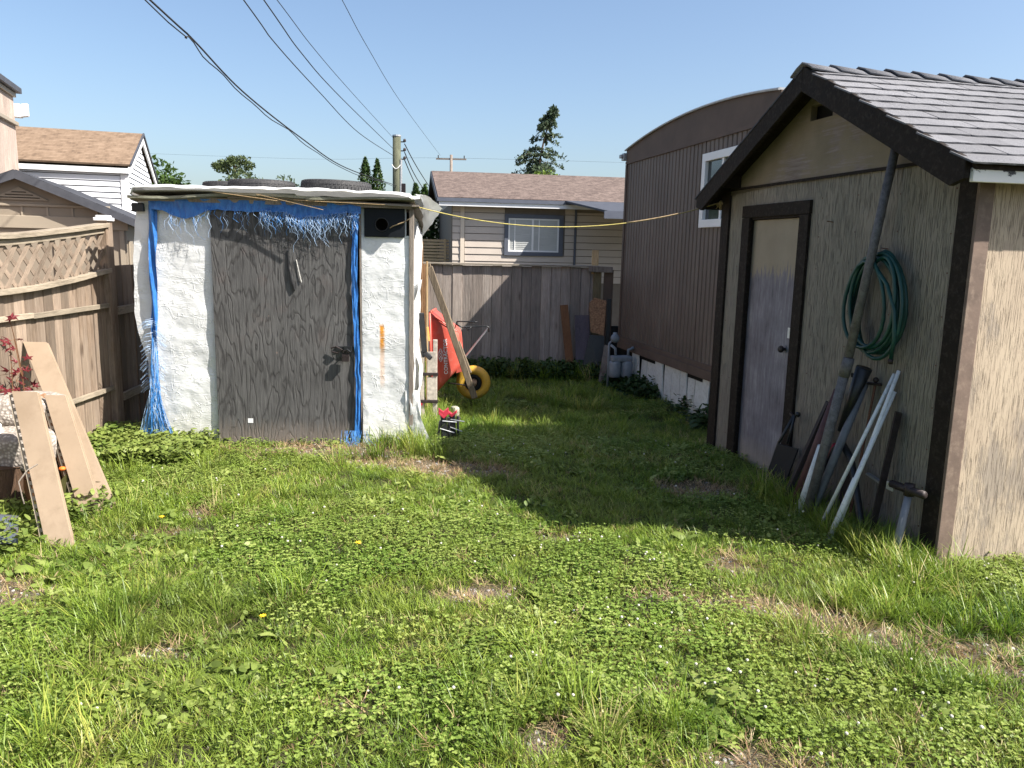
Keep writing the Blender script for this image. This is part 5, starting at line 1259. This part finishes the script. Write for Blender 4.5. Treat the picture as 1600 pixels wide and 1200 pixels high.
def tuft(name, n, rad, h, w, spread, curve, mat):
    Ps, Ts = [], []
    for i in range(n):
        a = random.uniform(0,2*pi); r = rad*sqrt(random.random()); az = a+random.gauss(0,.9)
        P, T = blade(r*cos(a), r*sin(a), h*random.uniform(.45,1.15), w*random.uniform(.7,1.3), random.uniform(0,spread), az, random.uniform(0,curve)); Ps.append(P); Ts.append(T)
    return srcmesh(name, Ps, Ts, mat)
def leafshape(L, w, n=5, teeth=0, base=.15):
    P = []; T = []
    for i in range(n+1):
        t = i/n; ww = w*(base+(1-base)*sin(pi*min(1, t*.92+.04))**.8)
        if teeth and i % 2: ww *= 1-teeth
        P += [(-ww/2, L*t, 0), (ww/2, L*t, 0)]; T += [.6, .6]
    return P, T
def xf(P, el, az, roll, o, bend=0):
    out = []
    for x, y, z in P:
        r = y; e = el - bend*r; yy = r*cos(e); zz = r*sin(e); X = x*cos(roll); zz += x*sin(roll)
        out.append((o[0]+X*cos(az)-yy*sin(az)*1.0, o[1]+X*sin(az)+yy*cos(az), o[2]+zz))
    return out
def clover(name, n, rad, mat, h0=.02, h1=.06, sz=.012):
    Ps, Ts = [], []
    for i in range(n):
        a = random.uniform(0,2*pi); r = rad*sqrt(random.random()); x, y = r*cos(a), r*sin(a); z = random.uniform(h0,h1); a0 = random.uniform(0,2*pi); tl_ = random.uniform(-.3,.4)
        for k in range(3):
            P, T = leafshape(sz*1.1, sz*1.05, 3, 0, .25); Ps.append(xf(P, tl_+random.uniform(-.1,.2), a0+2*pi*k/3, random.gauss(0,.2), (x,y,z))); Ts.append([1]*len(T))
        Ps.append([(x-.0008,y,0),(x+.0008,y,0),(x-.0008,y,z),(x+.0008,y,z)]); Ts.append([0,0,.5,.5])
    return srcmesh(name, Ps, Ts, mat)
def rosette(name, n, L, w, mat, teeth=.0, el=(.15,.9)):
    Ps, Ts = [], []
    for i in range(n):
        P, T = leafshape(L*random.uniform(.6,1.1), w*random.uniform(.7,1.2), 8, teeth); Ps.append(xf(P, random.uniform(*el), 2*pi*i/n+random.gauss(0,.3), random.gauss(0,.25), (0,0,.005), random.uniform(2,9))); Ts.append(T)
    return srcmesh(name, Ps, Ts, mat)
def leafy(name, n, rad, H, L, w, mat):
    Ps, Ts = [], []
    for i in range(n):
        a = random.uniform(0,2*pi); r = rad*sqrt(random.random()); z = H*random.uniform(.1,1)*(1-.4*r/rad)
        P, T = leafshape(L*random.uniform(.6,1.2), w*random.uniform(.7,1.2), 4); Ps.append(xf(P, random.gauss(.15,.4), random.uniform(0,2*pi), random.gauss(0,.35), (r*cos(a),r*sin(a),z), 4)); Ts.append([.5+.5*z/H]*len(T))
    return srcmesh(name, Ps, Ts, mat)
def flower(name, h, mat):
    m = MB(); m.ball((0,0,h), (.0065,.0065,.0055), 7, 5)
    me = m.mesh(name, mat); me.attributes.new('t', 'FLOAT', 'POINT'); return me
def mkcol(name, meshes):
    c = bpy.data.collections.new(name)
    for i, m in enumerate(meshes):
        o = bpy.data.objects.new('%s_source_%02d' % (name, i), m); c.objects.link(o)
    return c
def scatter(name, label, cat, pts, rots, scl, var, idx, coll):
    n = len(pts); me = bpy.data.meshes.new(name); me.vertices.add(n); me.vertices.foreach_set('co', np.asarray(pts, float).ravel()); me.update()
    for nm, tp, d in (('rot','FLOAT_VECTOR',rots),('scl','FLOAT',scl),('var','FLOAT',var),('pick','INT',idx)):
        a = me.attributes.new(nm, tp, 'POINT'); a.data.foreach_set('vector' if tp == 'FLOAT_VECTOR' else 'value', np.asarray(d).ravel())
    o = bpy.data.objects.new(name, me); COL.objects.link(o); tag(o, label, cat, None, 'stuff')
    ng = bpy.data.node_groups.new(name, 'GeometryNodeTree'); ng.interface.new_socket('Geometry', in_out='INPUT', socket_type='NodeSocketGeometry'); ng.interface.new_socket('Geometry', in_out='OUTPUT', socket_type='NodeSocketGeometry')
    N = ng.nodes; gi = N.new('NodeGroupInput'); go_ = N.new('NodeGroupOutput'); ip = N.new('GeometryNodeInstanceOnPoints'); ci = N.new('GeometryNodeCollectionInfo')
    ci.inputs['Collection'].default_value = coll; ci.inputs['Separate Children'].default_value = True; ci.inputs['Reset Children'].default_value = True
    def na(nm, tp): q = N.new('GeometryNodeInputNamedAttribute'); q.data_type = tp; q.inputs[0].default_value = nm; return q.outputs[0]
    er = N.new('FunctionNodeEulerToRotation'); L = ng.links
    L.new(gi.outputs[0], ip.inputs['Points']); L.new(ci.outputs[0], ip.inputs['Instance']); ip.inputs['Pick Instance'].default_value = True
    L.new(na('pick','INT'), ip.inputs['Instance Index']); L.new(na('rot','FLOAT_VECTOR'), er.inputs[0]); L.new(er.outputs[0], ip.inputs['Rotation']); L.new(na('scl','FLOAT'), ip.inputs['Scale']); L.new(ip.outputs[0], go_.inputs[0])
    md = o.modifiers.new('scatter', 'NODES'); md.node_group = ng; return o
def field(n, seedf, region, accept):
    out = []
    x0, x1, y0, y1 = region
    X = rng.uniform(x0, x1, n); Y = rng.uniform(y0, y1, n)
    return [(x, y) for x, y in zip(X, Y) if accept(x, y)]
ca, sa = cos(A12), sin(A12); tca, tsa = cos(TA), sin(TA)
def blocked(x, y):
    dx, dy = x-2.46, y-4.28; u, v = dx*ca+dy*sa, -dx*sa+dy*ca
    if u > -.02 and -.02 < v < 3.0: return True
    dx, dy = x-2.41, y-7.51; u, v = dx*ca+dy*sa, -dx*sa+dy*ca
    if u > .03 and v > -.3 and v < 4.2: return True
    dx, dy = x+2.597, y-6.749; u, v = dx*tca+dy*tsa, -dx*tsa+dy*tca
    if -.6 < u < 1.74 and 0 < v < 1.25: return True
    if x < -3.63 and y < 11.9: return True
    return y > 11.93
def seen(x, y): return abs(x) < .80*y+1.0
def dens(y): return min(1.0, (4.3/max(y, 1.5))**1.1)
def lawn(x, y):
    if blocked(x, y) or not seen(x, y): return False
    if random.random() > dens(y): return False
    d = dirt(x, y); return random.random() > .97*d - .02
def cl(x, y): return nz(x*.8+3, y*.8, 2)+.35*nz(x*2.7, y*2.7, 5)      # clover patch field
gm_ = [tuft('g', 26, .05, .05, .0036, 1.1, 1.0, M['grass']) for _ in range(5)] + [tuft('g', 22, .05, .085, .0044, .9, 1.0, M['grass']) for _ in range(4)] + [tuft('g', 20, .045, .19, .0052, .35, .8, M['grass']) for _ in range(4)]
gc = mkcol('lawn_tufts', gm_)
pts = field(60000, 0, (-5.2,5.2,1.75,11.9), lawn)
P, R, Sc, V, I = [], [], [], [], []
def tall(x, y):
    """0..1: longer grass near walls, fences and the lit strip"""
    m = 0
    dx, dy = x-2.46, y-4.28; u, v = dx*ca+dy*sa, -dx*sa+dy*ca
    if -.3 < v < 1.45: m = max(m, 1-abs(u+.22)/.38)
    if -.3 < v < .0 and u > -.5: m = max(m, .45*(1-abs(v+.05)/.25))
    dx, dy = x+2.597, y-6.749; u, v = dx*tca+dy*tsa, -dx*tsa+dy*tca
    if 1.25 < u < 2.05 and -.5 < v < 1.7 and not (abs(x+.57) < .16 and 6.6 < y < 7.2): m = max(m, .85)
    if -.5 < u < .1 and -.35 < v < 0: m = max(m, .5)
    if y > 11.2: m = max(m, .8)
    if 7.5 < y < 8.6 and -1.0 < x < 1.2: m = max(m, .5)
    if x < -3.0 and y > 5.5: m = max(m, .6)
    return m
for x, y in pts:
    c = cl(x, y); tl_ = tall(x, y)
    lng = nz(x*.9+9, y*.9, 7)+.5*nz(x*2.4, y*2.4, 3)
    if -1.3 < x < 1.6 and 4.1 < y < 7.3: lng -= .5
    if c > 0 and random.random() < .9*c and tl_ < .3: continue
    if tl_ > random.random(): k = random.choice((9,10,11,12)) if tl_ > .6 else random.choice((5,6,7,8))
    elif lng > .2 and random.random() < .75: k = random.choice((5,6,7,8)) if random.random() < .86 else random.choice((9,10))
    else: k = random.randrange(5)
    P.append((x, y, gz(x, y)-.004)); R.append((random.gauss(0,.12), random.gauss(0,.12), random.uniform(0,6.28))); Sc.append(random.uniform(.75,1.25)*(1+.05*max(0, y-5)))
    V.append(min(1, max(0, random.gauss(.48,.25)+.35*nz(x*1.3, y*1.3, 9)+(.3*dirt(x, y))))); I.append(k)
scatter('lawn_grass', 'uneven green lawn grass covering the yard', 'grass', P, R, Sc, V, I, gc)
# clover + broad leaves
cc_ = mkcol('clover_sources', [clover('c', 20, .085, M['clover'], .015, .055, .0082) for _ in range(4)])
pts = field(17000, 0, (-5,5,1.75,9.5), lambda x, y: lawn(x, y) and cl(x, y) > random.gauss(.10,.16) and tall(x, y) < .5)
scatter('clover_patches', 'low clover patches mixed into the lawn', 'clover', [(x,y,gz(x,y)) for x, y in pts], [(0,0,random.uniform(0,6.28)) for _ in pts], [random.uniform(.8,1.35)*(1+.05*max(0, y-5)) for x, y in pts], [random.random() for _ in pts], [random.randrange(4) for _ in pts], cc_)
wc2 = mkcol('weed_sources', [rosette('w', 8, .10, .030, M['weed'], .5) for _ in range(3)]+[rosette('w', 6, .085, .038, M['weed'], 0) for _ in range(2)]+[leafy('w', 16, .06, .07, .035, .022, M['weed']) for _ in range(2)])
pts = field(5200, 0, (-5,5,1.75,8), lambda x, y: lawn(x, y) and nz(x*1.1+20, y*1.1, 1)+.3*nz(x*4, y*4, 8) > .0)
scatter('broadleaf_weeds', 'dandelion and plantain leaf rosettes scattered through the lawn', 'weeds', [(x,y,gz(x,y)) for x, y in pts], [(random.gauss(0,.15),random.gauss(0,.15),random.uniform(0,6.28)) for _ in pts], [random.uniform(.5,1.25) for _ in pts], [random.random() for _ in pts], [random.randrange(7) for _ in pts], wc2)
fc = mkcol('bloom_sources', [flower('f', .055, M['whiteflower']), flower('f', .075, M['whiteflower']), flower('f', .095, M['whiteflower'])])
pts = field(9000, 0, (-4.5,4.5,1.8,9), lambda x, y: lawn(x, y) and cl(x, y) > .05 and random.random() < .07+.11*(x > 0))
scatter('clover_blooms', 'small white clover blooms dotted over the lawn', 'flowers', [(x,y,gz(x,y)) for x, y in pts], [(random.gauss(0,.2),random.gauss(0,.2),0) for _ in pts], [random.uniform(.8,1.2) for _ in pts], [0.5 for _ in pts], [random.randrange(3) for _ in pts], fc)
dc = mkcol('dry_sources', [tuft('d', 18, .05, .045, .003, 1.6, 1.2, M['dry']) for _ in range(4)])
pts = field(26000, 0, (-4,4,1.9,7.5), lambda x, y: (not blocked(x, y)) and seen(x, y) and dirt(x, y) > .25 and random.random() < .55)
pts += field(1500, 0, (-4,4,1.9,8.5), lawn)
scatter('dead_grass', 'straw coloured dead grass in the worn lawn patches', 'grass', [(x,y,gz(x,y)) for x, y in pts], [(random.gauss(0,.3),random.gauss(0,.3),random.uniform(0,6.28)) for _ in pts], [random.uniform(.6,1.2) for _ in pts], [random.random() for _ in pts], [random.randrange(4) for _ in pts], dc)
pbm = []
for k in range(4):
    m = MB(); m.grid(lambda u, v: tuple(np.array((sin(pi*v)*cos(2*pi*u), sin(pi*v)*sin(2*pi*u)*.8, -cos(pi*v)*.55))*.011*(1+.35*nz(cos(2*pi*u)*1.5+k, sin(2*pi*u)*1.5, v*3))), 7, 5); me = m.mesh('p', m_plain('pebble_%d' % k, (.20+.07*k,.19+.065*k,.18+.06*k), .85, 0, .2, 40)); me.attributes.new('t', 'FLOAT', 'POINT'); pbm.append(me)
pts = field(16000, 0, (-3,3.2,1.9,7), lambda x, y: (not blocked(x, y)) and seen(x, y) and dirt(x, y) > .45 and random.random() < .8)
scatter('gravel', 'loose grey gravel showing in the worn lawn patches', 'gravel', [(x,y,gz(x,y)+.001) for x, y in pts], [(0,0,random.uniform(0,6.28)) for _ in pts], [random.uniform(.35,1.2) for _ in pts], [.5 for _ in pts], [random.randrange(4) for _ in pts], mkcol('pebble_sources', pbm))
# bushy weeds along edges
kc = mkcol('edge_weed_sources', [leafy('e', 46, .13, .20, .05, .034, M['weed']) for _ in range(3)])
pts = field(700, 0, (-3.62,-2.6,6.0,6.9), lambda x, y: not blocked(x, y) and x < -2.55 and random.random() < .5)
pts += field(38, 0, (-3.2,-2.6,4.6,5.1), lambda x, y: True)
pts += field(22, 0, (-3.1,-2.75,4.0,4.5), lambda x, y: True)
scatter('edge_weeds', 'leafy bright green weeds along the left fence and tarp shed corner', 'weeds', [(x,y,gz(x,y)) for x, y in pts], [(0,0,random.uniform(0,6.28)) for _ in pts], [random.uniform(.5,1.0) for _ in pts], [random.random() for _ in pts], [random.randrange(3) for _ in pts], kc)
kd = mkcol('shade_weed_sources', [leafy('e', 60, .16, .26, .07, .05, M['darkweed']) for _ in range(3)])
pts = field(420, 0, (-1.0,1.5,11.3,11.9), lambda x, y: random.random() < .6)
pts += field(900, 0, (1.2,2.5,7.4,11.3), lambda x, y: not blocked(x, y) and blocked(x+.3, y) and random.random() < (.8 if y > 9.9 or 8.0 < y < 8.3 else .06))
scatter('shade_weeds', 'dark ivy like weeds along the back fence and mobile home skirt', 'weeds', [(x,y,gz(x,y)) for x, y in pts], [(0,0,random.uniform(0,6.28)) for _ in pts], [random.uniform(.55,1.15) for _ in pts], [random.random() for _ in pts], [random.randrange(3) for _ in pts], kd)
# a few dandelions
for x, y, lab in ((-1.09,3.26,'yellow dandelion bloom left of centre, nearest the camera'),(-.84,4.15,'yellow dandelion bloom in the middle distance left of centre'),(-2.09,4.50,'yellow dandelion bloom right of the tan planks')):
    d = thing('dandelion', lab, 'dandelion', (x,y,gz(x,y)), 0)
    MB().tube([(0,0,0),(.006,0,.07),(.004,.0,.12)], .0018, 5).build('stem', M['grass'], d)
    m = MB()
    for k in range(22):
        a = 2*pi*k/22; el = random.uniform(.0,.5); r = random.uniform(.012,.019); m.add([(.004,0,.12),(.004+r*cos(a-.12)*cos(el),r*sin(a-.12)*cos(el),.12+r*sin(el)),(.004+r*cos(a+.12)*cos(el),r*sin(a+.12)*cos(el),.12+r*sin(el))], [(0,1,2)])
    m.ball((.004,0,.122), (.009,.009,.005), 8, 4); m.build('bloom', M['yellowflower'], d)
